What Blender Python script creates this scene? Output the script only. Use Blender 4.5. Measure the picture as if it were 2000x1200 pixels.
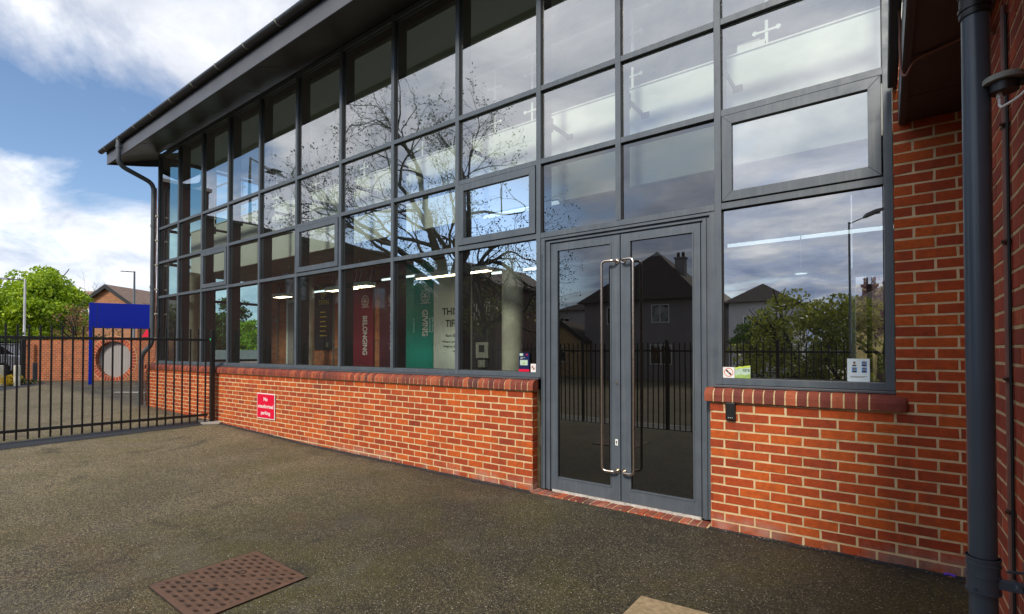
import bpy, math, random
from mathutils import Vector, Matrix
random.seed(7)
S = bpy.context.scene
for o in list(bpy.data.objects): bpy.data.objects.remove(o)
R = math.radians

# ------------------------------------------------------------------ camera, sky, sun, exposure
CY, CZ, YAW, PITCH, F = -4.494, 1.475, R(36.45), R(.88), 984.0
cam = bpy.data.cameras.new('camera'); cam.sensor_width = 36; cam.lens = F/2000*36
cam.shift_y = 69.9/2000; cam.clip_start = .05; cam.clip_end = 3000
co = bpy.data.objects.new('camera', cam); S.collection.objects.link(co)
co.location = (0, CY, CZ); co.rotation_euler = (math.pi/2+PITCH, 0, YAW); S.camera = co

SUN_EL, SUN_AZ = R(36), R(174)          # azimuth clockwise from +Y
sun_dir = Vector((math.sin(SUN_AZ)*math.cos(SUN_EL), math.cos(SUN_AZ)*math.cos(SUN_EL), math.sin(SUN_EL)))
W = bpy.data.worlds.new('World'); S.world = W; W.use_nodes = True
nt = W.node_tree; nt.nodes.clear()
def N(nt, typ, **kw):
    n = nt.nodes.new(typ)
    for k, v in kw.items():
        if k.startswith('i_'): n.inputs[k[2:].replace('_', ' ')].default_value = v
        else: setattr(n, k, v)
    return n
def L(nt, a, b): nt.links.new(a, b)
def ramp(nt, src, stops):
    r = nt.nodes.new('ShaderNodeValToRGB'); e = r.color_ramp.elements
    while len(e) > 1: e.remove(e[-1])
    for i, (p, c) in enumerate(stops):
        x = e[0] if i == 0 else e.new(p)
        x.position = p; x.color = (c[0], c[1], c[2], 1) if isinstance(c, tuple) else (c, c, c, 1)
    L(nt, src, r.inputs[0]); return r.outputs[0]
def math_(nt, op, a, b=None, c=None, clamp=False):
    m = nt.nodes.new('ShaderNodeMath'); m.operation = op; m.use_clamp = clamp
    for i, v in enumerate((a, b, c)):
        if v is None: continue
        if isinstance(v, (int, float)): m.inputs[i].default_value = v
        else: L(nt, v, m.inputs[i])
    return m.outputs[0]
def mix(nt, f, a, b, typ='MIX'):
    m = nt.nodes.new('ShaderNodeMix'); m.data_type = 'RGBA'; m.blend_type = typ
    for s, v in ((0, f), (6, a), (7, b)):
        if isinstance(v, (int, float)): m.inputs[s].default_value = v
        elif isinstance(v, tuple): m.inputs[s].default_value = (v[0], v[1], v[2], 1)
        else: L(nt, v, m.inputs[s])
    return m.outputs[2]
sky = N(nt, 'ShaderNodeTexSky', sky_type='NISHITA', sun_disc=False, sun_elevation=SUN_EL, sun_rotation=SUN_AZ,
        altitude=20, air_density=1.0, dust_density=.6, ozone_density=1.6)
tc = N(nt, 'ShaderNodeTexCoord'); sx = N(nt, 'ShaderNodeSeparateXYZ'); L(nt, tc.outputs['Generated'], sx.inputs[0])
den = math_(nt, 'ADD', math_(nt, 'MAXIMUM', sx.outputs[2], 0.0), .22)
cx = N(nt, 'ShaderNodeCombineXYZ'); L(nt, math_(nt, 'DIVIDE', sx.outputs[0], den), cx.inputs[0])
L(nt, math_(nt, 'DIVIDE', sx.outputs[1], den), cx.inputs[1])
mp = N(nt, 'ShaderNodeMapping'); mp.inputs['Location'].default_value = (3.1, 1.4, 0); mp.inputs['Rotation'].default_value = (0, 0, .5)
mp.inputs['Scale'].default_value = (1.0, 1.35, 1); L(nt, cx.outputs[0], mp.inputs[0])
n1 = N(nt, 'ShaderNodeTexNoise', i_Scale=1.05, i_Detail=11, i_Roughness=.60, i_Distortion=.45); L(nt, mp.outputs[0], n1.inputs[0])
n2 = N(nt, 'ShaderNodeTexNoise', i_Scale=2.7, i_Detail=10, i_Roughness=.6, i_Distortion=.45); L(nt, mp.outputs[0], n2.inputs[0])
# the break in the cloud: a band of open sky low in the west
gd = Vector((-.93, .10, .30)).normalized()
dp = N(nt, 'ShaderNodeVectorMath', operation='DOT_PRODUCT'); L(nt, tc.outputs['Generated'], dp.inputs[0]); dp.inputs[1].default_value = gd
zband = math_(nt, 'MULTIPLY', math_(nt, 'ABSOLUTE', math_(nt, 'SUBTRACT', sx.outputs[2], .315)), -6.5)
gap = math_(nt, 'MULTIPLY', math_(nt, 'ADD', zband, .78, clamp=True), math_(nt, 'MULTIPLY', math_(nt, 'SUBTRACT', dp.outputs['Value'], .72), 3.2, clamp=True))
gd2 = Vector((-.66, -.73, .14)).normalized()
dp2 = N(nt, 'ShaderNodeVectorMath', operation='DOT_PRODUCT'); L(nt, tc.outputs['Generated'], dp2.inputs[0]); dp2.inputs[1].default_value = gd2
gap2 = math_(nt, 'MULTIPLY', math_(nt, 'SUBTRACT', dp2.outputs['Value'], .962), 34, clamp=True)
cv = math_(nt, 'ADD', n1.outputs[0], .115)
cv = math_(nt, 'SUBTRACT', cv, math_(nt, 'MULTIPLY', gap, .36))
cv = math_(nt, 'SUBTRACT', cv, math_(nt, 'MULTIPLY', gap2, .32))
cmask = ramp(nt, cv, [(.44, 0.0), (.50, .35), (.585, .93), (.7, 1.0)])
ccol = ramp(nt, n2.outputs[0], [(.32, (4.2, 4.7, 5.7)), (.46, (5.9, 6.2, 6.9)), (.58, (7.3, 7.5, 8.0)), (.72, (9.4, 9.5, 9.7))])
lowb = math_(nt, 'SUBTRACT', 1.0, math_(nt, 'MULTIPLY', sx.outputs[2], 2.6), clamp=True)
# darker cloud bank to the south-east, brighter low in the west
west = math_(nt, 'MULTIPLY_ADD', sx.outputs[0], -.5, .5, clamp=True)
bank = math_(nt, 'MULTIPLY_ADD', west, .10, 1.02)
bank = math_(nt, 'ADD', bank, math_(nt, 'MULTIPLY', math_(nt, 'MULTIPLY_ADD', sx.outputs[1], -1.0, -.15, clamp=True), math_(nt, 'MULTIPLY_ADD', sx.outputs[2], 2.6, -.55)))
bank = math_(nt, 'ADD', bank, math_(nt, 'MULTIPLY', math_(nt, 'MULTIPLY', lowb, west), .30))
ccol2 = N(nt, 'ShaderNodeVectorMath', operation='SCALE'); L(nt, ccol, ccol2.inputs[0]); L(nt, bank, ccol2.inputs['Scale'])
lowf = math_(nt, 'MULTIPLY', math_(nt, 'MULTIPLY_ADD', sx.outputs[1], -1.6, -.35, clamp=True), lowb)
n3 = N(nt, 'ShaderNodeTexNoise', i_Scale=3.4, i_Detail=8, i_Roughness=.6, i_Distortion=.5); L(nt, mp.outputs[0], n3.inputs[0])
bankc = ramp(nt, n3.outputs[0], [(.32, (.34, .50, .84)), (.46, (.58, .72, 1.0)), (.57, (.95, 1.0, 1.08)), (.70, (1.5, 1.46, 1.40))])
ccol3 = mix(nt, lowf, ccol2.outputs[0], mix(nt, 1.0, ccol2.outputs[0], bankc, 'MULTIPLY'))
skyb = mix(nt, 1.0, sky.outputs[0], (1.25, 1.32, 1.42), 'MULTIPLY')
sb2 = N(nt, 'ShaderNodeVectorMath', operation='SCALE'); L(nt, skyb, sb2.inputs[0]); L(nt, math_(nt, 'MULTIPLY_ADD', gap2, 1.0, 1.0), sb2.inputs['Scale'])
out = mix(nt, cmask, sb2.outputs[0], ccol3)
bg = N(nt, 'ShaderNodeBackground'); bg.inputs[1].default_value = .105; L(nt, out, bg.inputs[0])
wo = N(nt, 'ShaderNodeOutputWorld'); L(nt, bg.outputs[0], wo.inputs[0])
sl = bpy.data.lights.new('sun', 'SUN'); sl.energy = 2.9; sl.angle = R(11); sl.color = (1, .92, .79)
so = bpy.data.objects.new('sun', sl); S.collection.objects.link(so); so.location = (-10, -20, 30)
so.rotation_euler = sun_dir.to_track_quat('Z', 'Y').to_euler()
S.view_settings.view_transform = 'Standard'; S.view_settings.look = 'None'; S.view_settings.gamma = 1
S.view_settings.exposure = .20
S.render.engine = 'CYCLES'
S.cycles.max_bounces = 10; S.cycles.transparent_max_bounces = 24; S.cycles.glossy_bounces = 4; S.cycles.diffuse_bounces = 4
S.cycles.caustics_reflective = False; S.cycles.caustics_refractive = False; S.cycles.use_denoising = True

# ------------------------------------------------------------------ materials
def newmat(name):
    m = bpy.data.materials.new(name); m.use_nodes = True; t = m.node_tree; t.nodes.clear()
    o = t.nodes.new('ShaderNodeOutputMaterial'); b = t.nodes.new('ShaderNodeBsdfPrincipled'); L(t, b.outputs[0], o.inputs[0])
    return m, t, b, o
def geo(t): return t.nodes.new('ShaderNodeNewGeometry').outputs['Position']
def noise(t, scale, detail=4, rough=.55, vec=None, dist=0):
    n = t.nodes.new('ShaderNodeTexNoise'); n.inputs['Scale'].default_value = scale; n.inputs['Detail'].default_value = detail
    n.inputs['Roughness'].default_value = rough; n.inputs['Distortion'].default_value = dist
    L(t, vec if vec else geo(t), n.inputs['Vector']); return n.outputs[0]
def bump(t, b, h, strength=.3, dist=.005):
    n = t.nodes.new('ShaderNodeBump'); n.inputs['Strength'].default_value = strength; n.inputs['Distance'].default_value = dist
    L(t, h, n.inputs['Height']); L(t, n.outputs[0], b.inputs['Normal']); return n
def setc(b, sock, v):
    if isinstance(v, tuple): b.inputs[sock].default_value = (v[0], v[1], v[2], 1)
    elif isinstance(v, (int, float)): b.inputs[sock].default_value = v
    else: b.id_data.links.new(v, b.inputs[sock])
def pm(name, c, rough=.6, metal=0, var=.12, scale=6, bmp=0, bscale=80, c2=None, emit=None, es=0, spec=.5, mottled=(.35, .7)):
    m, t, b, o = newmat(name)
    c2 = c2 or tuple(x*(1-var) for x in c)
    c1 = tuple(min(1, x*(1+var)) for x in c)
    setc(b, 'Base Color', ramp(t, noise(t, scale, 6), [(mottled[0], c2), (mottled[1], c1)]))
    setc(b, 'Roughness', rough); setc(b, 'Metallic', metal); b.inputs['Specular IOR Level'].default_value = spec
    if bmp: bump(t, b, noise(t, bscale, 3), bmp, .003)
    if emit: setc(b, 'Emission Color', emit); setc(b, 'Emission Strength', es)
    return m
M = {}
M['frame'] = pm('painted_aluminium', (.086, .106, .130), .40, 0, .22, 5, .06, 160)
m, t, b, o = newmat('weathered_aluminium'); p = geo(t); mpf = t.nodes.new('ShaderNodeMapping'); mpf.inputs['Scale'].default_value = (34, 34, 1.3); L(t, p, mpf.inputs[0])
c = ramp(t, noise(t, 4, 6, .6, p), [(.3, (.066, .083, .104)), (.7, (.092, .113, .138))])
c = mix(t, ramp(t, noise(t, 1, 4, .6, mpf.outputs[0]), [(.50, 0.0), (.75, .38)]), c, (.17, .18, .18))
c = mix(t, ramp(t, noise(t, 45, 4, .7, p), [(.70, 0.0), (.74, .5)]), c, (.22, .21, .19))
c = mix(t, ramp(t, noise(t, 8, 5, .7, p), [(.58, 0.0), (.8, .5)]), c, (.045, .055, .068))
setc(b, 'Base Color', c); setc(b, 'Roughness', ramp(t, noise(t, 10, 5, .6, p), [(.3, .34), (.7, .56)])); bump(t, b, noise(t, 160, 3, .6, p), .05, .003); M['frame'] = m
M['frame_dark'] = pm('dark_aluminium_fin', (.030, .036, .042), .45, 0, .2, 3)
M['fascia'] = pm('dark_fascia_metal', (.082, .086, .100), .42, 0, .14, 2)
M['soffit'] = pm('dark_soffit_board', (.055, .050, .050), .40, 0, .35, 1.1)
M['gutter'] = pm('black_gutter', (.035, .040, .048), .35, 0, .2, 4)
M['pipe'] = pm('blue_grey_pipe', (.062, .080, .105), .30, 0, .12, 2.5, .05, 90)
M['pipe_grey'] = pm('grey_pipe', (.085, .10, .115), .38, 0, .15, 4)
M['black'] = pm('black_paint', (.010, .010, .011), .42, 0, .3, 8, .05, 150)
M['white'] = pm('white_paint', (.86, .90, .86), .45, 0, .04, 2)
M['offwhite'] = pm('pale_render', (.60, .60, .62), .8, 0, .10, 1.3)
M['ceiling'] = pm('ceiling_plaster', (.72, .76, .72), .85, 0, .06, .8)
M['ceilbeam'] = pm('ceiling_beam', (.50, .54, .44), .85, 0, .06, .8)
M['soffit_in'] = pm('bridge_underside', (.30, .27, .23), .6, 0, .2, 1.5)
M['concrete'] = pm('fair_faced_concrete', (.58, .56, .46), .75, 0, .16, 5, .15, 60)
M['floor'] = pm('interior_floor', (.36, .36, .35), .35, 0, .2, 2)
M['darkwall'] = pm('dark_interior_wall', (.012, .014, .020), .7, 0, .2, 1)
M['steel'] = pm('brushed_steel', (.62, .54, .47), .26, 1, .06, 40)
M['terracotta'] = pm('cable_sleeve', (.24, .10, .075), .55, 0, .15, 12)
M['rust'] = pm('rusty_iron', (.115, .060, .042), .62, .25, .35, 14, .5, 120)
M['rust_dark'] = pm('worn_iron_marks', (.030, .020, .016), .6, .3, .3, 30)
M['stone'] = pm('sandstone_slab', (.36, .27, .16), .85, 0, .25, 30, .3, 160)
M['threshold'] = pm('pale_sill_strip', (.50, .48, .45), .7, 0, .3, 20)
M['red'] = pm('sign_red', (.72, .006, .045), .35, 0, .05, 4)
M['whitep'] = pm('sign_white', (.82, .82, .80), .4, 0, .03, 4)
M['blue'] = pm('sign_blue', (.0, .013, .30), .6, 0, .05, 1, spec=.2)
M['maroon'] = pm('banner_maroon', (.20, .006, .022), .6, 0, .10, 2)
M['navy'] = pm('banner_navy', (.075, .008, .022), .6, 0, .2, 2)
M['teal'] = pm('banner_teal', (.0, .27, .22), .6, 0, .08, 1)
M['bannerwhite'] = pm('banner_white', (.72, .78, .74), .6, 0, .04, 2)
M['gold'] = pm('gold_print', (.75, .60, .03), .5, 0, .1, 20, emit=None)
M['ink'] = pm('black_print', (.012, .015, .014), .5)
M['text_pale'] = pm('pale_print', (.70, .70, .70), .5)
M['lamp_warm'] = pm('warm_diffuser', (.9, .8, .6), .5, emit=(1, .80, .54), es=9)
M['lamp_cool'] = pm('cool_diffuser', (.9, .9, .9), .5, emit=(.85, .95, 1), es=1.6)
M['rubber'] = pm('rubber', (.012, .012, .012), .7)
M['plastic_grey'] = pm('weathered_grey_plastic', (.26, .27, .24), .7, 0, .25, 25, .2, 100)
M['green_led'] = pm('green_led', (0, .5, .1), .5, emit=(.1, 1, .35), es=.35)
M['purple'] = pm('purple_wrapper', (.12, .06, .62), .3)
M['leaflitter'] = pm('dead_leaf', (.33, .17, .06), .8, 0, .4, 40)
M['bark'] = pm('bark', (.026, .022, .019), .85, 0, .35, 6, .5, 30)
M['bark_pale'] = pm('pale_bark', (.17, .15, .11), .85, 0, .3, 5, .5, 30)
def leafmat(name, a, b_, rough=.55, trans=.35):
    m, t, b, o = newmat(name)
    oi = t.nodes.new('ShaderNodeAttribute'); oi.attribute_name = 'Col'
    setc(b, 'Base Color', mix(t, oi.outputs['Fac'], a, b_)); setc(b, 'Roughness', rough)
    tr = t.nodes.new('ShaderNodeBsdfTranslucent'); L(t, mix(t, oi.outputs['Fac'], a, b_), tr.inputs[0])
    ms = t.nodes.new('ShaderNodeMixShader'); ms.inputs[0].default_value = trans
    L(t, b.outputs[0], ms.inputs[1]); L(t, tr.outputs[0], ms.inputs[2]); L(t, ms.outputs[0], o.inputs[0]); return m
M['leaf_bright'] = leafmat('spring_leaves', (.14, .27, .008), (.46, .60, .022))
M['leaf_mid'] = leafmat('mid_green_leaves', (.030, .075, .010), (.11, .19, .025))
M['leaf_olive'] = leafmat('olive_leaves', (.035, .055, .010), (.13, .15, .03))
M['leaf_yg'] = leafmat('yellow_green_leaves', (.10, .13, .012), (.34, .36, .04))
M['leaf_gold'] = leafmat('yellow_blossom', (.34, .24, .01), (.75, .52, .02))
M['leaf_russet'] = leafmat('russet_leaves', (.10, .10, .03), (.40, .20, .08))
M['leaf_pink'] = leafmat('pink_blossom', (.34, .16, .19), (.68, .46, .46))
M['leaf_dark'] = leafmat('dark_evergreen', (.010, .028, .008), (.035, .07, .016))
def glassmat(name, tint, base, wav=.6, gcol=(1, 1, 1)):
    m = bpy.data.materials.new(name); m.use_nodes = True; t = m.node_tree; t.nodes.clear()
    o = t.nodes.new('ShaderNodeOutputMaterial'); tr = t.nodes.new('ShaderNodeBsdfTransparent'); tr.inputs[0].default_value = (*tint, 1)
    g = t.nodes.new('ShaderNodeBsdfGlossy'); g.inputs['Roughness'].default_value = 0; g.inputs['Color'].default_value = (*gcol, 1)
    p = geo(t); mpn = t.nodes.new('ShaderNodeMapping'); mpn.inputs['Scale'].default_value = (1.0, 1.0, .55); L(t, p, mpn.inputs[0])
    oi = t.nodes.new('ShaderNodeObjectInfo')
    va = t.nodes.new('ShaderNodeVectorMath'); va.operation = 'ADD'; L(t, mpn.outputs[0], va.inputs[0])
    sc = t.nodes.new('ShaderNodeVectorMath'); sc.operation = 'SCALE'; sc.inputs[0].default_value = (13, 7, 11); L(t, oi.outputs['Random'], sc.inputs['Scale'])
    L(t, sc.outputs[0], va.inputs[1])
    h = noise(t, 1.1, 0, .4, va.outputs[0])
    bp = t.nodes.new('ShaderNodeBump'); bp.inputs['Strength'].default_value = wav; bp.inputs['Distance'].default_value = .006
    L(t, h, bp.inputs['Height']); L(t, bp.outputs[0], g.inputs['Normal'])
    fr = t.nodes.new('ShaderNodeFresnel'); fr.inputs['IOR'].default_value = 1.5
    fac = math_(t, 'MULTIPLY_ADD', fr.outputs[0], 1.1-base, base-.04, clamp=True)
    # faint dust and dried rain spots on the pane
    d = t.nodes.new('ShaderNodeBsdfDiffuse'); d.inputs[0].default_value = (.25, .25, .24, 1)
    spots = ramp(t, noise(t, 55, 3, .6), [(.735, 0.0), (.76, .55)])
    ms = t.nodes.new('ShaderNodeMixShader'); L(t, fac, ms.inputs[0]); L(t, tr.outputs[0], ms.inputs[1]); L(t, g.outputs[0], ms.inputs[2])
    m2 = t.nodes.new('ShaderNodeMixShader'); L(t, math_(t, 'MULTIPLY_ADD', spots, .35, .012), m2.inputs[0]); L(t, ms.outputs[0], m2.inputs[1]); L(t, d.outputs[0], m2.inputs[2])
    L(t, m2.outputs[0], o.inputs[0]); return m
M['glass'] = glassmat('coated_glass', (.93, 1.0, .95), .36, .34)
M['glass_refl'] = glassmat('reflective_glass', (.42, .47, .48), .46, .34)
M['glass_clear'] = glassmat('end_glass', (.60, .88, .95), .06, .3)
M['glass_door'] = glassmat('dark_door_glass', (.015, .016, .018), .15, .3)
M['glass_tint'] = glassmat('tinted_glass', (.20, .235, .24), .17, .3)
M['glass_win'] = glassmat('house_window_glass', (.05, .06, .07), .15, .2)
def brick_geo_mat(name, lo, mid, hi, dark, grime=.35):
    m, t, b, o = newmat(name); a = t.nodes.new('ShaderNodeAttribute'); a.attribute_name = 'Col'
    c = ramp(t, a.outputs['Fac'], [(0, dark), (.10, lo), (.5, mid), (.88, hi), (1, tuple(min(1, x*1.25) for x in hi))])
    p = geo(t)
    st = ramp(t, noise(t, 26, 8, .7, p), [(.30, .62), (.62, 1.08)])
    c = mix(t, .8, c, st, 'MULTIPLY')
    mp_ = t.nodes.new('ShaderNodeMapping'); mp_.inputs['Scale'].default_value = (14, 14, 160); L(t, p, mp_.inputs[0])
    c = mix(t, .35, c, ramp(t, noise(t, 1, 3, .6, mp_.outputs[0]), [(.35, .6), (.65, 1.1)]), 'MULTIPLY')
    sz = t.nodes.new('ShaderNodeSeparateXYZ'); L(t, p, sz.inputs[0])
    low = math_(t, 'MULTIPLY_ADD', sz.outputs[2], -9.0, 1.45, clamp=True)
    eff = math_(t, 'MULTIPLY', low, ramp(t, noise(t, 3.2, 6, .65, p), [(.44, 0.0), (.66, .75)]))
    c = mix(t, eff, c, (.42, .27, .23))
    foot = math_(t, 'MULTIPLY', math_(t, 'MULTIPLY_ADD', sz.outputs[2], -9.0, 1.0, clamp=True), ramp(t, noise(t, 7, 6, .7, p), [(.42, .0), (.66, .65)]))
    c = mix(t, foot, c, (.085, .070, .045))
    dm = t.nodes.new('ShaderNodeMapping'); dm.inputs['Scale'].default_value = (6, 6, .7); L(t, p, dm.inputs[0])
    c = mix(t, ramp(t, noise(t, 1, 5, .65, dm.outputs[0]), [(.56, 0.0), (.72, .45)]), c, (.10, .035, .025))
    c = mix(t, ramp(t, noise(t, 1.1, 5, .6, p), [(.50, 0.0), (.78, grime)]), c, (.13, .05, .035))
    setc(b, 'Base Color', c); setc(b, 'Roughness', .82); bump(t, b, noise(t, 130, 5, .7, p), .55, .004); return m
M['brick'] = brick_geo_mat('red_brick', (.32, .043, .010), (.46, .068, .010), (.58, .110, .010), (.20, .034, .018), .25)
M['brick_cap'] = brick_geo_mat('bullnose_brick', (.17, .036, .026), (.25, .050, .030), (.36, .085, .036), (.11, .034, .030))
M['brick_wing'] = brick_geo_mat('wing_brick', (.28, .045, .026), (.44, .070, .034), (.56, .11, .040), (.10, .03, .028))
m_, t_, b_, o_ = newmat('mortar')
setc(b_, 'Base Color', ramp(t_, noise(t_, 9, 8, .7), [(.3, (.42, .31, .17)), (.5, (.64, .49, .27)), (.75, (.76, .62, .40))])); setc(b_, 'Roughness', .95)
bump(t_, b_, noise(t_, 180, 4, .7), .6, .004); M['mortar'] = m_
def brick_tex(name, c1, c2, mort, bw=.225, bh=.075, ms=.012, axis='xz', scale=1.0):
    m, t, b, o = newmat(name); s = t.nodes.new('ShaderNodeSeparateXYZ'); L(t, geo(t), s.inputs[0])
    cb = t.nodes.new('ShaderNodeCombineXYZ')
    L(t, math_(t, 'ADD', s.outputs[0], math_(t, 'MULTIPLY', s.outputs[1], 1.0 if axis != 'x' else 0.0)), cb.inputs[0]); L(t, s.outputs[2], cb.inputs[1])
    bt = t.nodes.new('ShaderNodeTexBrick'); L(t, cb.outputs[0], bt.inputs['Vector']); bt.inputs['Scale'].default_value = scale
    bt.inputs['Brick Width'].default_value = bw; bt.inputs['Row Height'].default_value = bh; bt.inputs['Mortar Size'].default_value = ms*.5
    bt.inputs['Mortar Smooth'].default_value = .2; bt.inputs['Bias'].default_value = -.1
    bt.inputs['Color1'].default_value = (*c1, 1); bt.inputs['Color2'].default_value = (*c2, 1); bt.inputs['Mortar'].default_value = (*mort, 1)
    setc(b, 'Base Color', mix(t, .8, bt.outputs['Color'], ramp(t, noise(t, 4, 8, .7), [(.3, .6), (.7, 1.15)]), 'MULTIPLY'))
    setc(b, 'Roughness', .88); bump(t, b, math_(t, 'SUBTRACT', 1.0, bt.outputs['Fac']), .5, .006); return m
M['brick_inside'] = brick_tex('old_interior_brick', (.56, .19, .07), (.36, .11, .05), (.34, .24, .16))
M['brick_garden'] = brick_tex('garden_wall_brick', (.40, .085, .035), (.25, .055, .030), (.52, .40, .20))
M['brick_house'] = brick_tex('buff_house_brick', (.42, .17, .075), (.33, .13, .06), (.36, .26, .17))
M['brick_dark'] = brick_tex('dark_maroon_brick', (.075, .022, .020), (.055, .020, .018), (.06, .04, .035))
M['brick_yellow'] = brick_tex('yellow_stock_brick', (.60, .42, .20), (.50, .33, .15), (.50, .42, .30))
def tilemat(name, a, b2, rows=.28):
    m, t, b, o = newmat(name); s = t.nodes.new('ShaderNodeSeparateXYZ'); L(t, geo(t), s.inputs[0])
    wv = math_(t, 'FRACT', math_(t, 'MULTIPLY', s.outputs[2], 1/rows))
    c = mix(t, ramp(t, wv, [(0, .0), (.12, 1.0), (1, .75)]), tuple(x*.35 for x in a), a)
    c = mix(t, ramp(t, noise(t, 3, 6, .7), [(.35, 0.0), (.7, .8)]), c, b2)
    setc(b, 'Base Color', c); setc(b, 'Roughness', .85); bump(t, b, wv, .5, .03); return m
M['tile_brown'] = tilemat('brown_roof_tiles', (.20, .12, .09), (.30, .22, .17))
M['tile_dark'] = tilemat('dark_roof_tiles', (.035, .022, .020), (.06, .045, .04))
M['render_grey'] = pm('grey_house_render', (.30, .27, .28), .9, 0, .1, .6)
M['render_white'] = pm('white_house_render', (.58, .58, .60), .9, 0, .1, .6)
# asphalt
m, t, b, o = newmat('weathered_asphalt'); p = geo(t)
vo = t.nodes.new('ShaderNodeTexVoronoi'); vo.inputs['Scale'].default_value = 120; L(t, p, vo.inputs['Vector'])
vo2 = t.nodes.new('ShaderNodeTexVoronoi'); vo2.inputs['Scale'].default_value = 42; L(t, p, vo2.inputs['Vector'])
sepc = t.nodes.new('ShaderNodeSeparateColor'); L(t, vo.outputs['Color'], sepc.inputs[0])
sepc2 = t.nodes.new('ShaderNodeSeparateColor'); L(t, vo2.outputs['Color'], sepc2.inputs[0])
base = ramp(t, sepc.outputs[0], [(0, (.012, .010, .008)), (.32, (.036, .031, .023)), (.7, (.078, .068, .048)), (1, (.19, .165, .12))])
# patchy tone; open-sky light toward the gate and shade under the wing painted in
sp = t.nodes.new('ShaderNodeSeparateXYZ'); L(t, p, sp.inputs[0])
big = noise(t, .42, 5, .6, p, .4)
wear_shade = math_(t, 'ADD', math_(t, 'MULTIPLY', big, 1.1), math_(t, 'MULTIPLY_ADD', sp.outputs[0], -.085, -.36))
base = mix(t, ramp(t, wear_shade, [(.30, 0.0), (.95, 1.0)]), mix(t, 1.0, base, (.70, .68, .57), 'MULTIPLY'), mix(t, 1.0, base, (2.7, 2.5, 2.0), 'MULTIPLY'))
ex_ = math_(t, 'ABSOLUTE', math_(t, 'SUBTRACT', math_(t, 'ADD', sp.outputs[0], math_(t, 'MULTIPLY', noise(t, 1.3, 6, .7, p), .7)), -9.48))
edge = math_(t, 'MULTIPLY', math_(t, 'MULTIPLY_ADD', ex_, -7.0, 1.0, clamp=True), ramp(t, noise(t, 9, 6, .7, p), [(.40, .0), (.62, .65)]))
base = mix(t, edge, base, (.30, .25, .19))
moss = math_(t, 'MULTIPLY', ramp(t, noise(t, .9, 7, .7, p, .6), [(.42, 0.0), (.66, 1.0)]), ramp(t, sepc.outputs[1], [(.25, .15), (.8, .85)]))
base = mix(t, moss, base, (.080, .070, .010))
rustp = math_(t, 'MULTIPLY', ramp(t, noise(t, .7, 4, .6, math_(t, 'ADD', 0, 0) if False else p, 1.2), [(.58, 0.0), (.75, .55)]), sepc.outputs[2])
base = mix(t, rustp, base, (.13, .062, .026))
dark = ramp(t, noise(t, 1.3, 7, .75, p, 1.0), [(.30, .75), (.45, 0.0)])
base = mix(t, dark, base, (.014, .013, .014))
wall_shade = math_(t, 'MULTIPLY', math_(t, 'MULTIPLY_ADD', sp.outputs[1], 2.6, 1.15, clamp=True), ramp(t, noise(t, 5, 6, .7, p), [(.35, .25), (.6, .85)]))  # contact shade along the wall foot painted in as mottled dark grime
base = mix(t, wall_shade, base, (.016, .015, .014))
lite = ramp(t, noise(t, .8, 6, .7, p, 1.5), [(.56, 0.0), (.70, .35)])
base = mix(t, lite, base, (.13, .115, .09))
chip = math_(t, 'MULTIPLY', math_(t, 'GREATER_THAN', sepc2.outputs[0], .945), math_(t, 'LESS_THAN', vo2.outputs['Distance'], .17))
base = mix(t, math_(t, 'MULTIPLY', chip, .9), base, (.62, .55, .44))
chip2 = math_(t, 'MULTIPLY', math_(t, 'GREATER_THAN', sepc.outputs[2], .972), math_(t, 'LESS_THAN', vo.outputs['Distance'], .42))
base = mix(t, math_(t, 'MULTIPLY', chip2, .7), base, (.48, .44, .36))
vc = t.nodes.new('ShaderNodeTexVoronoi'); vc.feature = 'DISTANCE_TO_EDGE'; vc.inputs['Scale'].default_value = .38
wv_ = t.nodes.new('ShaderNodeVectorMath'); wv_.operation = 'ADD'; L(t, p, wv_.inputs[0]); nz_ = t.nodes.new('ShaderNodeTexNoise'); nz_.inputs['Scale'].default_value = 2.2; nz_.inputs['Detail'].default_value = 7; L(t, p, nz_.inputs['Vector'])
sc_ = t.nodes.new('ShaderNodeVectorMath'); sc_.operation = 'SCALE'; sc_.inputs['Scale'].default_value = .9; L(t, nz_.outputs['Color'], sc_.inputs[0]); L(t, sc_.outputs[0], wv_.inputs[1]); L(t, wv_.outputs[0], vc.inputs['Vector'])
crk = math_(t, 'MULTIPLY', ramp(t, vc.outputs['Distance'], [(0, 1.0), (.0045, .0)]), ramp(t, noise(t, .55, 3, .5, p), [(.52, 0.0), (.60, .75)]))
base = mix(t, crk, base, (.012, .011, .010))
tyre = ramp(t, noise(t, .30, 4, .6, p, 2.0), [(.60, 0.0), (.66, .35), (.70, 0.0)])
base = mix(t, tyre, base, (.17, .15, .125))
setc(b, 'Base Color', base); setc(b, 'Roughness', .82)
bump(t, b, math_(t, 'ADD', math_(t, 'MULTIPLY', vo.outputs['Distance'], -1.0), math_(t, 'MULTIPLY', noise(t, 14, 4, .6, p), .8)), .9, .006)
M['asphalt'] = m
M['tarmac_new'] = pm('fresh_tarmac', (.022, .026, .034), .8, 0, .5, 60, .8, 90)
M['paving'] = pm('pavement_slabs', (.22, .21, .19), .9, 0, .15, 2, .2, 20)
M['kerb'] = pm('concrete_kerb', (.40, .38, .34), .9, 0, .15, 3, .2, 40)
M['grass'] = pm('lawn', (.10, .22, .02), .9, 0, .4, 9, .6, 40)
M['roller'] = pm('grey_ribbed_shutter', (.34, .32, .315), .55, 0, .06, 2)

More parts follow.
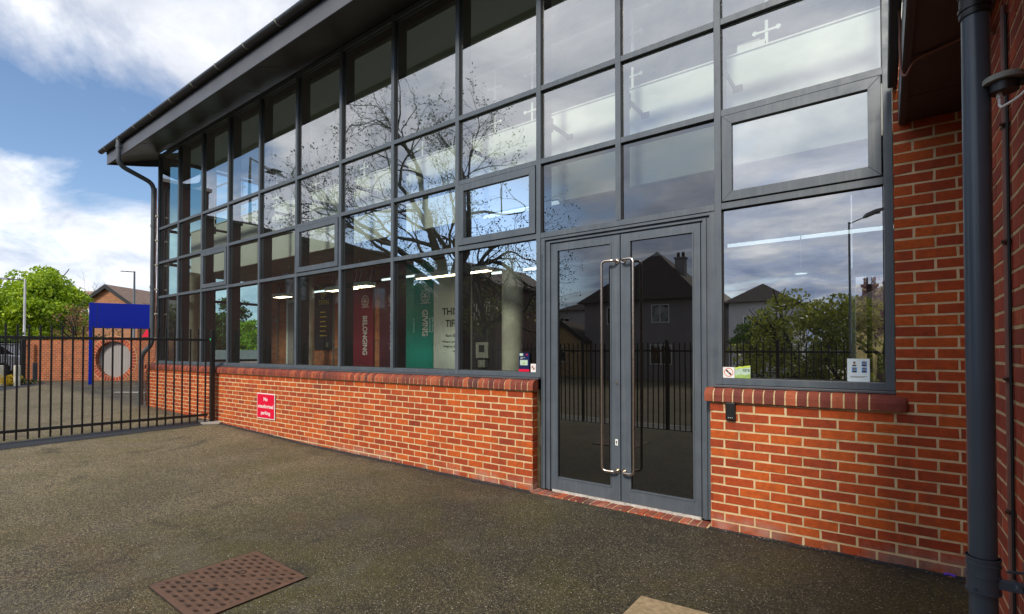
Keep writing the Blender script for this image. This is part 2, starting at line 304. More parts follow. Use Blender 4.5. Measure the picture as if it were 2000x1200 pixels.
# ------------------------------------------------------------------ helpers
ORI = {}
class MB:
    def __init__(s): s.v = []; s.f = []; s.c = []
    def face(s, pts, c=.5):
        n = len(s.v); s.v += [tuple(p) for p in pts]; s.f.append(tuple(range(n, n+len(pts)))); s.c.append(c)
    def box(s, x0, x1, y0, y1, z0, z1, c=.5, rot=None, cen=None):
        P = [Vector(q) for q in ((x0,y0,z0),(x1,y0,z0),(x1,y1,z0),(x0,y1,z0),(x0,y0,z1),(x1,y0,z1),(x1,y1,z1),(x0,y1,z1))]
        if rot is not None:
            ce = Vector(cen) if cen else Vector(((x0+x1)/2, (y0+y1)/2, (z0+z1)/2)); P = [rot @ (q-ce)+ce for q in P]
        n = len(s.v); s.v += [tuple(q) for q in P]
        for f in ((0,3,2,1),(4,5,6,7),(0,1,5,4),(1,2,6,5),(2,3,7,6),(3,0,4,7)): s.f.append(tuple(n+i for i in f)); s.c.append(c)
        return s
    def tube(s, path, r, n=10, c=.5, cap=True):
        path = [Vector(p) for p in path]; rr = r if isinstance(r, (list, tuple)) else [r]*len(path); rings = []
        up = Vector((0, 0, 1)); d0 = (path[1]-path[0]).normalized()
        if abs(d0.dot(up)) > .95: up = Vector((1, 0, 0))
        u = d0.cross(up).normalized()
        for i, p in enumerate(path):
            d = (path[min(i+1, len(path)-1)]-path[max(i-1, 0)])
            if d.length < 1e-9: d = d0
            d = d.normalized(); u = (u-d*u.dot(d))
            if u.length < 1e-6: u = d.orthogonal()
            u.normalize(); w = d.cross(u); b = len(s.v)
            s.v += [tuple(p+(u*math.cos(2*math.pi*k/n)+w*math.sin(2*math.pi*k/n))*rr[i]) for k in range(n)]; rings.append(b)
        for i in range(len(rings)-1):
            a, b = rings[i], rings[i+1]
            for k in range(n): s.f.append((a+k, a+(k+1) % n, b+(k+1) % n, b+k)); s.c.append(c)
        if cap:
            s.f.append(tuple(rings[0]+k for k in range(n))[::-1]); s.c.append(c)
            s.f.append(tuple(rings[-1]+k for k in range(n))); s.c.append(c)
        return s
    def prism(s, poly, a, b, c=.5, cap=True):       # poly of 3-D points at one end, b-a offset vector
        off = Vector(b)-Vector(a); n0 = len(s.v); k = len(poly)
        s.v += [tuple(Vector(p)) for p in poly]+[tuple(Vector(p)+off) for p in poly]
        for i in range(k): s.f.append((n0+i, n0+(i+1) % k, n0+k+(i+1) % k, n0+k+i)); s.c.append(c)
        if cap:
            s.f.append(tuple(range(n0, n0+k))[::-1]); s.c.append(c); s.f.append(tuple(range(n0+k, n0+2*k))); s.c.append(c)
        return s
    def build(s, name, m, parent=None, smooth=False, bevel=0, org=None):
        o0 = ORI[parent.name] if parent else Vector(org) if org else Vector((0, 0, 0))
        me = bpy.data.meshes.new(name); me.from_pydata([tuple(Vector(q)-o0) for q in s.v], [], s.f)
        ca = me.color_attributes.new('Col', 'FLOAT_COLOR', 'CORNER'); vals = []
        for f, c in zip(s.f, s.c): vals += [c, c, c, 1]*len(f)
        ca.data.foreach_set('color', vals)
        me.update(); me.validate()
        for mm in (m if isinstance(m, list) else [m]): me.materials.append(M[mm])
        if smooth:
            me.polygons.foreach_set('use_smooth', [True]*len(me.polygons))
            try: me.set_sharp_from_angle(angle=R(40))
            except Exception: pass
        o = bpy.data.objects.new(name, me); S.collection.objects.link(o)
        if parent: o.parent = parent
        else: o.location = o0
        ORI[o.name] = o0
        if bevel:
            bv = o.modifiers.new('bevel', 'BEVEL'); bv.width = bevel; bv.segments = 2; bv.limit_method = 'ANGLE'; bv.angle_limit = R(50)
        return o
def tag(o, label=None, cat=None, group=None, kind=None):
    if label: o['label'] = label
    if cat: o['category'] = cat
    if group: o['group'] = group
    if kind: o['kind'] = kind
    return o
def thing(name, label, cat, loc, group=None):
    o = bpy.data.objects.new(name, None); S.collection.objects.link(o); o.location = loc; o.empty_display_size = .2
    ORI[o.name] = Vector(loc); return tag(o, label, cat, group)
def at(px, py, d):      # a viewing direction and a real distance give a place to build at
    r = (px-1000)/F*d
    return Vector((math.cos(YAW)*r-math.sin(YAW)*d, math.sin(YAW)*r+math.cos(YAW)*d+CY, CZ+(685-py)*d/F))
def mir(v): return Vector((v[0], -v[1], v[2]))
def text(s, w, h, cen, right, up, m, parent=None, name='lettering', ex=.0015, italic=0, org=None, align='C', bold=0):
    cu = bpy.data.curves.new('t', 'FONT'); cu.body = s; cu.extrude = 0; cu.shear = italic; cu.offset = bold
    ob = bpy.data.objects.new('t', cu); S.collection.objects.link(ob)
    me = bpy.data.meshes.new_from_object(ob.evaluated_get(bpy.context.evaluated_depsgraph_get()))
    bpy.data.objects.remove(ob); bpy.data.curves.remove(cu)
    xs = [v.co.x for v in me.vertices]; ys = [v.co.y for v in me.vertices]
    x0, x1, y0, y1 = min(xs), max(xs), min(ys), max(ys); right = Vector(right); up = Vector(up); nn = right.cross(up).normalized(); cen = Vector(cen)
    mb = MB(); vs = [tuple(cen+right*((v.co.x-(x0+x1)/2)/(x1-x0)*w)+up*((v.co.y-(y0+y1)/2)/(y1-y0)*h)) for v in me.vertices]
    mb.v = vs; mb.f = [tuple(p.vertices) for p in me.polygons]; mb.c = [.5]*len(mb.f); bpy.data.meshes.remove(me)
    return mb.build(name, m, parent, org=org)
def disc(mb, c, r0, r1, right, up, n=28):    # a flat ring (r0 = 0 gives a disc)
    c = Vector(c); right = Vector(right); up = Vector(up)
    P = lambda r, k: c+right*(r*math.cos(2*math.pi*k/n))+up*(r*math.sin(2*math.pi*k/n))
    if r0 == 0: mb.face([P(r1, k) for k in range(n)])
    else:
        for k in range(n): mb.face([P(r0, k), P(r1, k), P(r1, k+1), P(r0, k+1)])

# ------------------------------------------------------------------ ground
KX = [(-60, .38), (-30, .36), (-20, .32), (-13.9, .2), (-10.1, .12), (-9.1, .088), (-7.9, .06), (-7.2, .038), (-3.2, 0), (400, 0)]
def ss(x): x = max(0, min(1, x)); return x*x*(3-2*x)
def h(x, y):
    if x < -60: b = .38
    else:
        for (a, va), (c, vc) in zip(KX, KX[1:]):
            if a <= x <= c: b = va+(vc-va)*(x-a)/(c-a); break
        else: b = 0
    if y < 0: b *= max(.4, 1+.12*y)
    b -= .65*ss((-4.7-y)/1.5)
    if y > -.05 and x > -13.6: b = -.07 if y < 30 else 0
    return b
def sheet(x0, x1, y0, y1, dz, m, name, nx=24, ny=6, edge=0):
    mb = MB(); g = [[None]*(ny+1) for _ in range(nx+1)]
    for i in range(nx+1):
        for j in range(ny+1):
            x = x0+(x1-x0)*i/nx; y = y0+(y1-y0)*j/ny
            if edge and j in (0, ny): y += random.uniform(-edge, edge)
            if edge and i in (0, nx): x += random.uniform(-edge, edge)
            g[i][j] = len(mb.v); mb.v.append((x, y, h(x, y)+dz))
    for i in range(nx):
        for j in range(ny): mb.f.append((g[i][j], g[i+1][j], g[i+1][j+1], g[i][j+1])); mb.c.append(.5)
    return tag(mb.build(name, m), kind='structure')
gx = [-900, -400, -200, -120, -80]+[-60+2*i for i in range(14)]+[-32+.5*i for i in range(36)]+[-13.6]+[-13.5+.5*i for i in range(32)]+[4, 8, 16, 30, 60, 120, 300, 900]
gy = [-900, -400, -200, -100, -50, -30, -20, -14, -10]+[-8+.4*i for i in range(20)]+[-.06, -.04, .5, 1, 1.5, 2, 3, 4, 5, 6, 8, 10, 12, 15, 20, 25, 29.9, 30.1, 50, 100, 300, 900]
gx = sorted(set(gx)); gy = sorted(set(gy)); mb = MB(); idx = {}
for i, x in enumerate(gx):
    for j, y in enumerate(gy): idx[i, j] = len(mb.v); mb.v.append((x, y, h(x, y)))
for i in range(len(gx)-1):
    for j in range(len(gy)-1): mb.f.append((idx[i, j], idx[i+1, j], idx[i+1, j+1], idx[i, j+1])); mb.c.append(.5)
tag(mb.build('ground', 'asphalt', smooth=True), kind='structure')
# fresh tarmac strip by the gate, narrow dark strips along the wall foot
sheet(-10.62, -10.02, -4.4, -.12, .005, 'tarmac_new', 'tarmac_strip', 8, 30, .02)
sheet(-10.0, -2.95, -.19, -.10, .004, 'tarmac_new', 'dark_edge', 60, 2, .015)
sheet(-1.2, .42, -.165, -.10, .004, 'tarmac_new', 'dark_edge', 30, 2, .015)
sheet(-40, 20, -9.3, -7.3, .05, 'paving', 'pavement', 30, 3)
sheet(-40, 20, -6.35, -6.15, .07, 'kerb', 'kerb', 30, 1)
sheet(-40, 20, -9.45, -9.3, .06, 'kerb', 'kerb', 30, 1)

# ------------------------------------------------------------------ the glazed school building
MX = [-13.48+1.17*i for i in range(13)]
MX = [-13.48, -12.35, -11.18, -10.03, -8.86, -7.67, -6.48, -5.31, -4.133, -2.955, -2.04, -1.127, .034]
ZB, T3, T2, T1, ZH = 1.242, 2.697, 3.49, 4.276, 5.985
B = thing('school_building', 'long red brick and grey framed glass school building with a dark overhanging roof', 'building', (-6.7, 0, 0))

def bricks(axis, u0, u1, z0, z1, face, parent, name, m, phase=0, keep=None, out=-1, endbrick=True, mm='mortar', depth=.10, mort_u=(0, 0)):
    mb = MB(); k0 = int(math.floor((z0+.008)/.075)); k1 = int(math.ceil((z1+.008)/.075))
    def P(u, w, z): return (u, face+out*w, z) if axis == 'x' else (face+out*w, u, z)
    for k in range(k0, k1):
        za, zb = -.008+k*.075+.0058, -.008+(k+1)*.075-.0058; za, zb = max(za, z0), min(zb, z1)
        if zb-za < .012: continue
        off = phase+(.1125 if k % 2 else 0); i0 = int(math.floor((u0-off)/.225))-1
        u = off+i0*.225
        while u < u1:
            a, b = max(u+.0058, u0), min(u+.225-.0058, u1)
            if b-a > .03 and (keep is None or keep((a+b)/2, (za+zb)/2)):
                c = random.random()
                c = .5+(c-.5)*.66
                if random.random() < .035: c *= .3
                j = lambda: random.uniform(-.0022, .0022); w = random.uniform(-.0015, .0015)
                q = [(a+j(), za+j()), (b+j(), za+j()), (b+j(), zb+j()), (a+j(), zb+j())]
                e = .0028; iq = [(q[0][0]+e, q[0][1]+e), (q[1][0]-e, q[1][1]+e), (q[2][0]-e, q[2][1]-e), (q[3][0]+e, q[3][1]-e)]
                F_ = [P(x, w, z) for x, z in iq]; Mi = [P(x, w-.003, z) for x, z in q]; Bk = [P(x, -.02, z) for x, z in q]
                flip = (axis == 'x') == (out < 0)
                def fc(l): mb.face(l if flip else l[::-1], c)
                fc(F_)
                for i in range(4):
                    i2 = (i+1) % 4; fc([Mi[i], Mi[i2], F_[i2], F_[i]]); fc([Bk[i], Bk[i2], Mi[i2], Mi[i]])
            u += .225
    o = mb.build(name, m, parent)
    return o
# plinth: bricks, returns and the mortar body behind them
FY = -.10
bricks('x', -13.85, -2.978, -.1, 1.052, FY, B, 'brick_plinth', 'brick', phase=-2.978)
bricks('y', -.10, -.005, -.1, 1.052, -2.978, B, 'brick_return', 'brick', phase=-.1, out=1)
bricks('y', -.10, .30, -.1, 1.052, -13.85, B, 'brick_return', 'brick', phase=-.1, out=-1)
def pier_keep(u, z): return z < 1.055 or u > .055
bricks('x', -1.18, .47, -.1, 1.052, FY, B, 'brick_pier', 'brick', phase=-1.18)
bricks('x', .062, .47, 1.052, 3.5, FY, B, 'brick_pier', 'brick', phase=-1.18)
bricks('y', -.10, -.005, -.1, 1.052, -1.18, B, 'brick_return', 'brick', phase=-.1, out=-1)
mo = MB().box(-13.846, -2.982, FY+.0025, .06, -.15, 1.053).box(-1.176, .45, FY+.0025, .06, -.15, 1.053).box(.066, .45, FY+.0025, .30, 1.0545, 3.5)
mo.box(-13.842, -13.6, .0605, 2.6, -.15, 1.053)
mo.build('mortar_bed', 'mortar', B)
# bullnose cap
def cap(x0, x1, name, endr=False):
    prof = [(-.03, 1.166), (-.085, 1.163), (-.112, 1.153), (-.130, 1.133), (-.137, 1.108), (-.137, 1.056), (-.03, 1.056)]
    mb = MB(); x = x1
    if endr:
        # long rounded stop-end brick
        n = 8
        for i in range(n):
            a0, a1 = math.pi/2*i/n, math.pi/2*(i+1)/n
        xs = [x1-.215, x1-.045, x1-.018, x1-.004, x1]; sc = [1, 1, .93, .80, .55]; prev = None
        for xx, s_ in zip(xs, sc):
            ring = [(xx, -.03+(y+.03)*s_, 1.11+(z-1.11)*(.25+.75*s_)) for y, z in prof]
            if prev:
                for i in range(len(prof)): mb.face([prev[i], ring[i], ring[(i+1) % 7], prev[(i+1) % 7]], .35)
            else: mb.face(ring, .35)
            prev = ring
        mb.face(prev[::-1], .35); x = x1-.225
    while x > x0+.03:
        a = max(x-.0655, x0); c = random.random()
        j = random.uniform(-.002, .002)
        pr = [(y+(j if i in (3, 4, 5) else 0), z+(j if i in (0, 1) else 0)) for i, (y, z) in enumerate(prof)]
        mb.prism([(a+random.uniform(-.001, .001), y, z) for y, z in pr], (a, 0, 0), (x, 0, 0), c); x -= .0755
    o = mb.build(name, 'brick_cap', B)
    b2 = MB(); pm_ = [(-.03, 1.160), (-.084, 1.158), (-.108, 1.148), (-.125, 1.129), (-.1315, 1.108), (-.1315, 1.0535), (-.03, 1.0535)]
    b2.prism([(x0+.004, y, z) for y, z in pm_], (x0, 0, 0), (x1-(.05 if endr else .004)-.004, 0, 0)); b2.build('cap_mortar', 'mortar', B)
cap(-13.86, -2.952, 'sill_cap'); cap(-1.215, .132, 'sill_cap', True)
ms = MB(); ms.box(-13.55, -2.93, -.062, .05, 1.168, 1.187).box(-1.16, .062, -.062, .05, 1.168, 1.187)
ms.build('metal_sub_sill', 'fascia', B, bevel=.003)
# frame grid
for i, x in enumerate(MX):
    zb = 1.19 if i not in (10,) else T3+.028
    w = .027
    mb = MB().box(x-w, x+w, -.022, .05, zb, ZH+.03)
    mb.build('mullion', 'frame', B, bevel=.002)
    MB().box(x-.022, x+.022, .052, .21, zb, ZH).build('mullion_fin', 'frame_dark', B)
for i in range(12):
    a, b = MX[i]+.0275, MX[i+1]-.0275
    door = i in (9, 10)
    for z in ((T3, T2, T1) if not door else (T3, T2, T1)):
        hz = .027
        if door and z == T3 and i == 10: continue
        if door and z == T3: a2, b2 = MX[9]+.0275, MX[11]-.0275
        else: a2, b2 = a, b
        mb = MB().box(a2, b2, -.019, .05, z-hz, z+hz); mb.build('transom', 'frame', B, bevel=.002)
        MB().box(a2, b2, .052, .15, z-.02, z+.02).build('transom_fin', 'frame_dark', B)
    if not door: MB().box(a, b, -.019, .05, 1.19, ZB).build('bottom_rail', 'frame', B, bevel=.002)
    MB().box(a, b, -.019, .05, ZH-.045, ZH+.02).build('head_rail', 'frame', B, bevel=.002)
def pane(x0, x1, z0, z1, m='glass', y=.018, parent=B):
    t = random.uniform(-.0022, .0022); s = random.uniform(-.0016, .0016)
    mb = MB(); mb.face([(x0, y-t-s, z0), (x1, y+t-s, z0), (x1, y+t+s, z1), (x0, y-t+s, z1)]); return mb.build('window_pane', m, parent)
def gasket(x0, x1, z0, z1, y=.010, w=.007):
    g = MB(); g.box(x0, x1, y, y+.006, z0, z0+w); g.box(x0, x1, y, y+.006, z1-w, z1); g.box(x0, x0+w, y+.0005, y+.0055, z0+w, z1-w); g.box(x1-w, x1, y+.0005, y+.0055, z0+w, z1-w)
    g.build('gasket', 'rubber', B)
for i in range(12):
    a, b = MX[i]+.02, MX[i+1]-.02; vent = i in (2, 5, 8, 11); door = i in (9, 10)
    rows = [(ZB-.005, T3-.02), (T3+.02, T2-.02), (T2+.02, T1-.02), (T1+.02, ZH-.04)]
    for r, (z0, z1) in enumerate(rows):
        if door and r == 0: continue
        if vent and r == 1:
            v = MB(); x0, x1, w = MX[i]+.037, MX[i+1]-.037, .078; za, zb_ = T3+.035, T2-.035
            for q in ([(x0, za), (x1, za), (x1-w, za+w), (x0+w, za+w)], [(x1, za), (x1, zb_), (x1-w, zb_-w), (x1-w, za+w)],
                      [(x1, zb_), (x0, zb_), (x0+w, zb_-w), (x1-w, zb_-w)], [(x0, zb_), (x0, za), (x0+w, za+w), (x0+w, zb_-w)]):
                v.prism([(x, -.034, z) for x, z in q], (0, 0, 0), (0, .05, 0))
            vo_ = v.build('vent_window', 'frame', B, bevel=.0025)
            pane(x0+w-.004, x1-w+.004, za+w-.004, zb_-w+.004, 'glass_refl' if i >= 8 else 'glass', -.008, vo_)
            continue
        pane(a, b, z0, z1, 'glass_tint' if (door and r == 1) else 'glass_refl' if (i == 11 and r == 0) else 'glass'); gasket(a+.008, b-.008, z0+.008, z1-.008)
# doors
fr = MB()
X0, X1, ZD = MX[9]+.028, MX[11]-.028, 2.668
for k, (o1, o2, y0, y1) in enumerate(((0, .045, -.012, .05), (.045, .075, .012, .07), (.075, .105, -.004, .07), (.105, .125, .016, .07))):
    fr.box(X0+o1, X0+o2, y0, y1, .02, ZD-o1*.6); fr.box(X1-o2, X1-o1, y0, y1, .02, ZD-o1*.6)
    fr.box(X0+o2, X1-o2, y0+.0015, y1-.0015, ZD-o2*.6, ZD-o1*.6)
fr.build('door_frame', 'frame', B, bevel=.002)
fr2 = MB().box(X0+.012, X0+.016, -.0145, -.0125, .02, 2.5); fr2.build('frame_seam', 'black', B)
for side in (0, 1):
    x0, x1 = (X0+.128, -2.036) if side == 0 else (-2.026, X1-.128)
    gl, gr = (-2.742, -2.124) if side == 0 else (-1.938, -1.338); zg0, zg1 = .155, 2.525; zt = 2.59
    d = MB(); y0, y1 = .004, .058
    d.box(x0, gl, y0, y1, .035, zt); d.box(gr, x1, y0, y1, .035, zt); d.box(gl, gr, y0+.001, y1-.001, .035, zg0); d.box(gl, gr, y0+.001, y1-.001, zg1, zt)
    for (a, b_, c_, e_) in ((gl, gl+.012, zg0, zg1), (gr-.012, gr, zg0, zg1)): d.box(a, b_, y0-.006, y0+.02, c_, e_)
    d.box(gl+.012, gr-.012, y0-.0055, y0+.02, zg0, zg0+.012); d.box(gl+.012, gr-.012, y0-.0055, y0+.02, zg1-.012, zg1)
    do = d.build('door', 'frame', B, bevel=.0015)
    pane(gl+.008, gr-.008, zg0+.008, zg1-.008, 'glass_door', .022, do)
    hx = -2.190 if side == 0 else -1.868; ax = -2.062 if side == 0 else -1.996
    zt_, zb_ = 2.335, .325; pth = [(ax, .004, zt_), (ax, -.045, zt_)]
    ny = -.062
    def arc(c, a0, a1, r, pl):
        return [c+pl(r*math.cos(a), r*math.sin(a)) for a in [a0+(a1-a0)*k/5 for k in range(6)]]
    sg = -1 if side == 0 else 1
    hd = MB(); P0 = Vector((ax, .0, zt_)); P1 = Vector((ax+sg*.004, ny, zt_)); P2 = Vector((hx, ny-.012, zt_+.002)); P3 = Vector((hx, ny-.012, zb_)); P4 = Vector((ax+sg*.004, ny, zb_)); P5 = Vector((ax, .0, zb_))
    def rounded(pts, r):
        out_ = [pts[0]]
        for a, b_, c_ in zip(pts, pts[1:], pts[2:]):
            d1 = (a-b_); d2 = (c_-b_); r1 = min(r, d1.length*.45, d2.length*.45); A = b_+d1.normalized()*r1; C_ = b_+d2.normalized()*r1
            for k in range(5):
                t_ = k/4; out_.append(A*(1-t_)**2+b_*2*t_*(1-t_)+C_*t_**2)
        return out_+[pts[-1]]
    hd.tube(rounded([P0, P1, P2, P3, P4, P5], .045), .0125, 14)
    hd.tube([(ax, .0035, zt_), (ax, -.008, zt_)], .026, 18); hd.tube([(ax, .0035, zb_), (ax, -.008, zb_)], .026, 18)
    hd.build('pull_handle', 'steel', do, smooth=True)
    # the matching handle inside
    hi = MB(); hi.tube(rounded([Vector((ax, .06, zt_)), Vector((ax, .135, zt_)), Vector((hx+sg*.0, .145, zt_)), Vector((hx, .145, zb_)), Vector((ax, .135, zb_)), Vector((ax, .06, zb_))], .045), .0125, 10)
    hi.build('inside_handle', 'black', do, smooth=True)
    if side == 0:
        lk = MB().tube([(-2.071, .005, 1.167), (-2.071, -.004, 1.167)], .011, 14).box(-2.077, -2.065, -.003, .002, 1.148, 1.164); lk.build('cylinder_lock', 'steel', do)
        k = MB().box(-2.086, -2.058, -.001, .003, .565, .625); k.build('lock_plate', 'whitep', do); MB().tube([(-2.072, 0, .602), (-2.072, -.003, .602)], .007, 12).box(-2.076, -2.068, -.0025, -.0012, .578, .60).build('keyhole', 'ink', do)
MB().box(X0+.13, X1-.13, -.0, .06, -.02, .033).build('threshold_strip', 'threshold', B)
tb = MB(); x = -2.972
while x < -1.19:
    jj = random.uniform(-.004, .004); hh = random.uniform(-.003, .004)
    tb.box(x, min(x+.0665, -1.185), -.155+jj, -.012, -.05, .014+hh, random.random(), rot=Matrix.Rotation(random.uniform(-.03, .03), 3, 'Z')); x += .0775
tb.build('threshold_bricks', 'brick_wing', B, bevel=.003)
MB().box(-2.972, -1.185, -.150, -.004, -.05, .008).build('threshold_mortar', 'mortar', B)
# gable end glazing
for y in (1.2, 2.4):
    MB().box(-13.52, -13.45, y-.03, y+.03, 1.06, 5.98).build('end_mullion', 'frame_dark', B)
for y0, y1 in ((.052, 1.169), (1.231, 2.369)):
    for z in (1.22, T3, T2, T1, 5.95): MB().box(-13.51, -13.46, y0, y1, z-.03, z+.03).build('end_transom', 'frame_dark', B)
    for z0, z1 in ((1.25, T3-.03), (T3+.03, T2-.03), (T2+.03, T1-.03), (T1+.03, 5.92)):
        m0 = MB(); m0.face([(-13.49, y0, z0), (-13.49, y1, z0), (-13.49, y1, z1), (-13.49, y0, z1)]); m0.build('end_pane', 'glass_clear', B)
# eaves: soffit, fascia, gutter, roof
EX, OV = -14.33, .74
ZS = lambda y: 5.772+(y+OV)*.372
so_ = MB()
def soff(x0, x1, y0, y1): so_.face([(x0, y0, ZS(y0)), (x1, y0, ZS(y0)), (x1, y1, ZS(y1)), (x0, y1, ZS(y1))]); so_.face([(x0, y0, ZS(y0)+.008), (x0, y1, ZS(y1)+.008), (x1, y1, ZS(y1)+.008), (x1, y0, ZS(y0)+.008)])
soff(EX+.02, .9, -OV, 0); soff(EX+.02, -13.53, 0, 2.8); so_.build('soffit', 'soffit', B)
x = EX+.7
while x < .8:
    sj = MB(); sj.prism([(x, -OV+.01, ZS(-OV+.01)+.002), (x, -.02, ZS(-.02)+.002), (x, -.02, ZS(-.02)-.003), (x, -OV+.01, ZS(-OV+.01)-.003)], (0, 0, 0), (.012, 0, 0)); sj.build('soffit_joint', 'fascia', B); x += 1.2
MB().box(EX, .9, -OV-.022, -OV-.001, 5.745, 5.99).build('fascia_board', 'fascia', B, bevel=.003)
vb = MB(); vb.prism([(EX-.014, -OV-.02, 5.745), (EX-.014, 0, 5.925), (EX-.014, 3.0, 6.75), (EX-.014, 3.0, 7.2), (EX-.014, -OV-.02, 6.0)], (0, 0, 0), (.03, 0, 0)); vb.build('barge_board', 'fascia', B)
gt = MB(); gy0, gz0, gr = -OV-.085, 6.075, .060
ring = [(gy0+gr*math.cos(a), gz0+gr*math.sin(a)) for a in [math.pi+math.pi*k/10 for k in range(11)]]
ring2 = [(gy0+(gr-.006)*math.cos(a), gz0+(gr-.006)*math.sin(a)) for a in [2*math.pi-math.pi*k/10 for k in range(11)]]
gt.prism([(EX-.2, y, z) for y, z in ring+ring2], (0, 0, 0), (15.4, 0, 0))
gt.build('gutter', 'gutter', B, smooth=True)
x = EX+.2
while x < .8:
    rr = [(gy0+(gr+.008)*math.cos(a), gz0+(gr+.008)*math.sin(a)) for a in [math.pi+math.pi*k/10 for k in range(11)]]
    rr2 = [(gy0+(gr+.001)*math.cos(a), gz0+(gr+.001)*math.sin(a)) for a in [2*math.pi-math.pi*k/10 for k in range(11)]]
    br = MB(); br.prism([(x, y, z) for y, z in rr+rr2], (0, 0, 0), (.028, 0, 0)); br.build('gutter_bracket', 'plastic_grey', B); x += .92
MB().prism([(EX-.06, -OV-.02, 5.995), (EX-.06, -OV-.02, 6.045), (EX-.06, -OV-.09, 6.085), (EX-.06, -OV-.09, 6.10), (EX-.06, -.4, 6.25), (EX-.06, -.4, 6.12)], (0, 0, 0), (15.2, 0, 0)).build('eaves_trim', 'gutter', B)
rf = MB(); rf.prism([(EX-.06, -.40, 6.25), (EX-.06, 3.0, 7.5), (EX-.06, 7.0, 6.1), (EX-.06, 7.0, 6.02), (EX-.06, 3.0, 7.42), (EX-.06, -.40, 6.17)], (0, 0, 0), (15.2, 0, 0)); rf.build('roof', 'tile_dark', B)
# interior
MB().box(-13.45, 3, .30, 2.38, -.02, .012).build('floor', 'floor', B)
MB().box(-3.0, -1.1, .10, 2.30, .0125, .02).build('entrance_mat', 'rubber', B)
bw = MB(); bw.box(-13.6, -5.45, 2.40, 2.60, -.05, 3.30); bw.box(-5.45, -1.0, 2.40, 2.60, 2.85, 3.30); bw.box(-1.0, -.30, 2.40, 2.60, -.05, 3.30); bw.box(.10, 1.2, 2.40, 2.60, -.05, 3.30); bw.box(-.28, .10, 2.40, 2.60, 2.35, 3.30)
bw.build('old_brick_wall', 'brick_inside', B)
MB().box(-5.965, -5.2, 2.375, 2.398, 0, 3.24).box(-1.0, -.31, 2.375, 2.398, 0, 3.24).box(.14, .35, 2.375, 2.398, 0, 3.24).build('dark_wall_panel', 'darkwall', B)
MB().box(-13.6, 1.2, 2.40, 2.60, 3.302, 6.1).build('upper_wall', 'offwhite', B)
dl = MB().box(-5.6, -1.0, 7, 7.1, 0, 3.3).box(-5.7, -5.6, 2.62, 7, 0, 3.3).box(-1.0, -.9, 2.62, 7, 0, 3.3).box(-5.6, -1.0, 2.62, 7, 3.0, 3.1)
dl.build('lobby_wall', 'darkwall', B)
MB().box(-5.6, -1.0, 2.39, 7, -.05, .01).build('lobby_floor', 'floor', B)
MB().box(-13.4, 1.2, .30, 2.39, 5.985, 6.05).build('ceiling', 'ceiling', B)
cb = MB()
for y in (.95, 1.55, 2.1): cb.box(-13.4, 1.2, y, y+.16, 5.90, 5.986)
cb.build('ceiling_beam', 'ceilbeam', B)
MB().box(.36, .52, .01, 2.39, 0, 6.0).build('end_wall', 'brick_dark', B)
MB().box(-13.3, .36, .60, .64, 3.236, 4.285).build('bridge_fascia', 'white', B)
MB().box(-13.3, .36, .585, .66, 4.286, 4.302).build('bridge_edge_trim', 'white', B, bevel=.003)
MB().box(-13.3, .36, .641, 2.39, 3.25, 3.55).build('bridge_deck', 'soffit_in', B)
MB().box(-13.3, .36, .662, 2.385, 4.16, 4.20).build('bounce_floor', 'offwhite', B)  # pale walkway floor put in to bounce sunlight up to the ceiling
for x in MX[2:12]:
    stb = MB(); stb.box(x-.006, x+.006, .24, .60, 3.955, 4.005); stb.box(x-.012, x+.075, .588, .599, 3.93, 3.99); stb.box(x-.02, x+.02, .22, .25, 3.90, 4.05); stb.build('tie_bracket', 'fascia', B)

for x in (-12.3, -10.98, -9.6, -8.24, -6.86, -5.485, -4.114, -3.521, -2.192, -.862):
    po = MB(); po.box(x-.014, x+.014, .695, .705, 4.30, 5.18)
    for z in (4.48, 4.95):
        for s_ in (-1, 1):
            po.box(min(x, x+s_*.09), max(x, x+s_*.09), .690, .698, z-.010, z+.010); po.tube([(x+s_*.10, .684, z), (x+s_*.10, .702, z)], .022, 14)
    po.build('balustrade_post', 'white', B)
MB().tube([(-12.9, .70, 5.20), (.3, .70, 5.20)], .018, 8).build('handrail', 'white', B)
pw = MB()
for x in (-12.0, -9.7, -7.6, -5.9, -4.3, -2.79, -2.38, -.75):
    pw.box(x, x+(.27 if abs(x+2.79) < .01 else .62 if x > -3 else .8), 2.385, 2.40, 4.35, 6.05-.02*0-.05)
pw.build('internal_window', 'lamp_cool' if False else 'bannerwhite', B)
for (x, y, r, z0, z1) in ((-12.82, .42, .19, 0, 3.25), (-10.42, 1.92, .11, 0, 3.25), (-4.05, 1.0, .145, 0, 3.25), (-5.05, 2.25, .085, 3.5, 5.98), (-7.9, 2.25, .085, 3.5, 5.98), (-10.8, 2.25, .085, 3.5, 5.98)):
    MB().tube([(x, y, z0), (x, y, z1)], r, 28).build('round_column', 'concrete' if r > .1 else 'white', B, smooth=True)
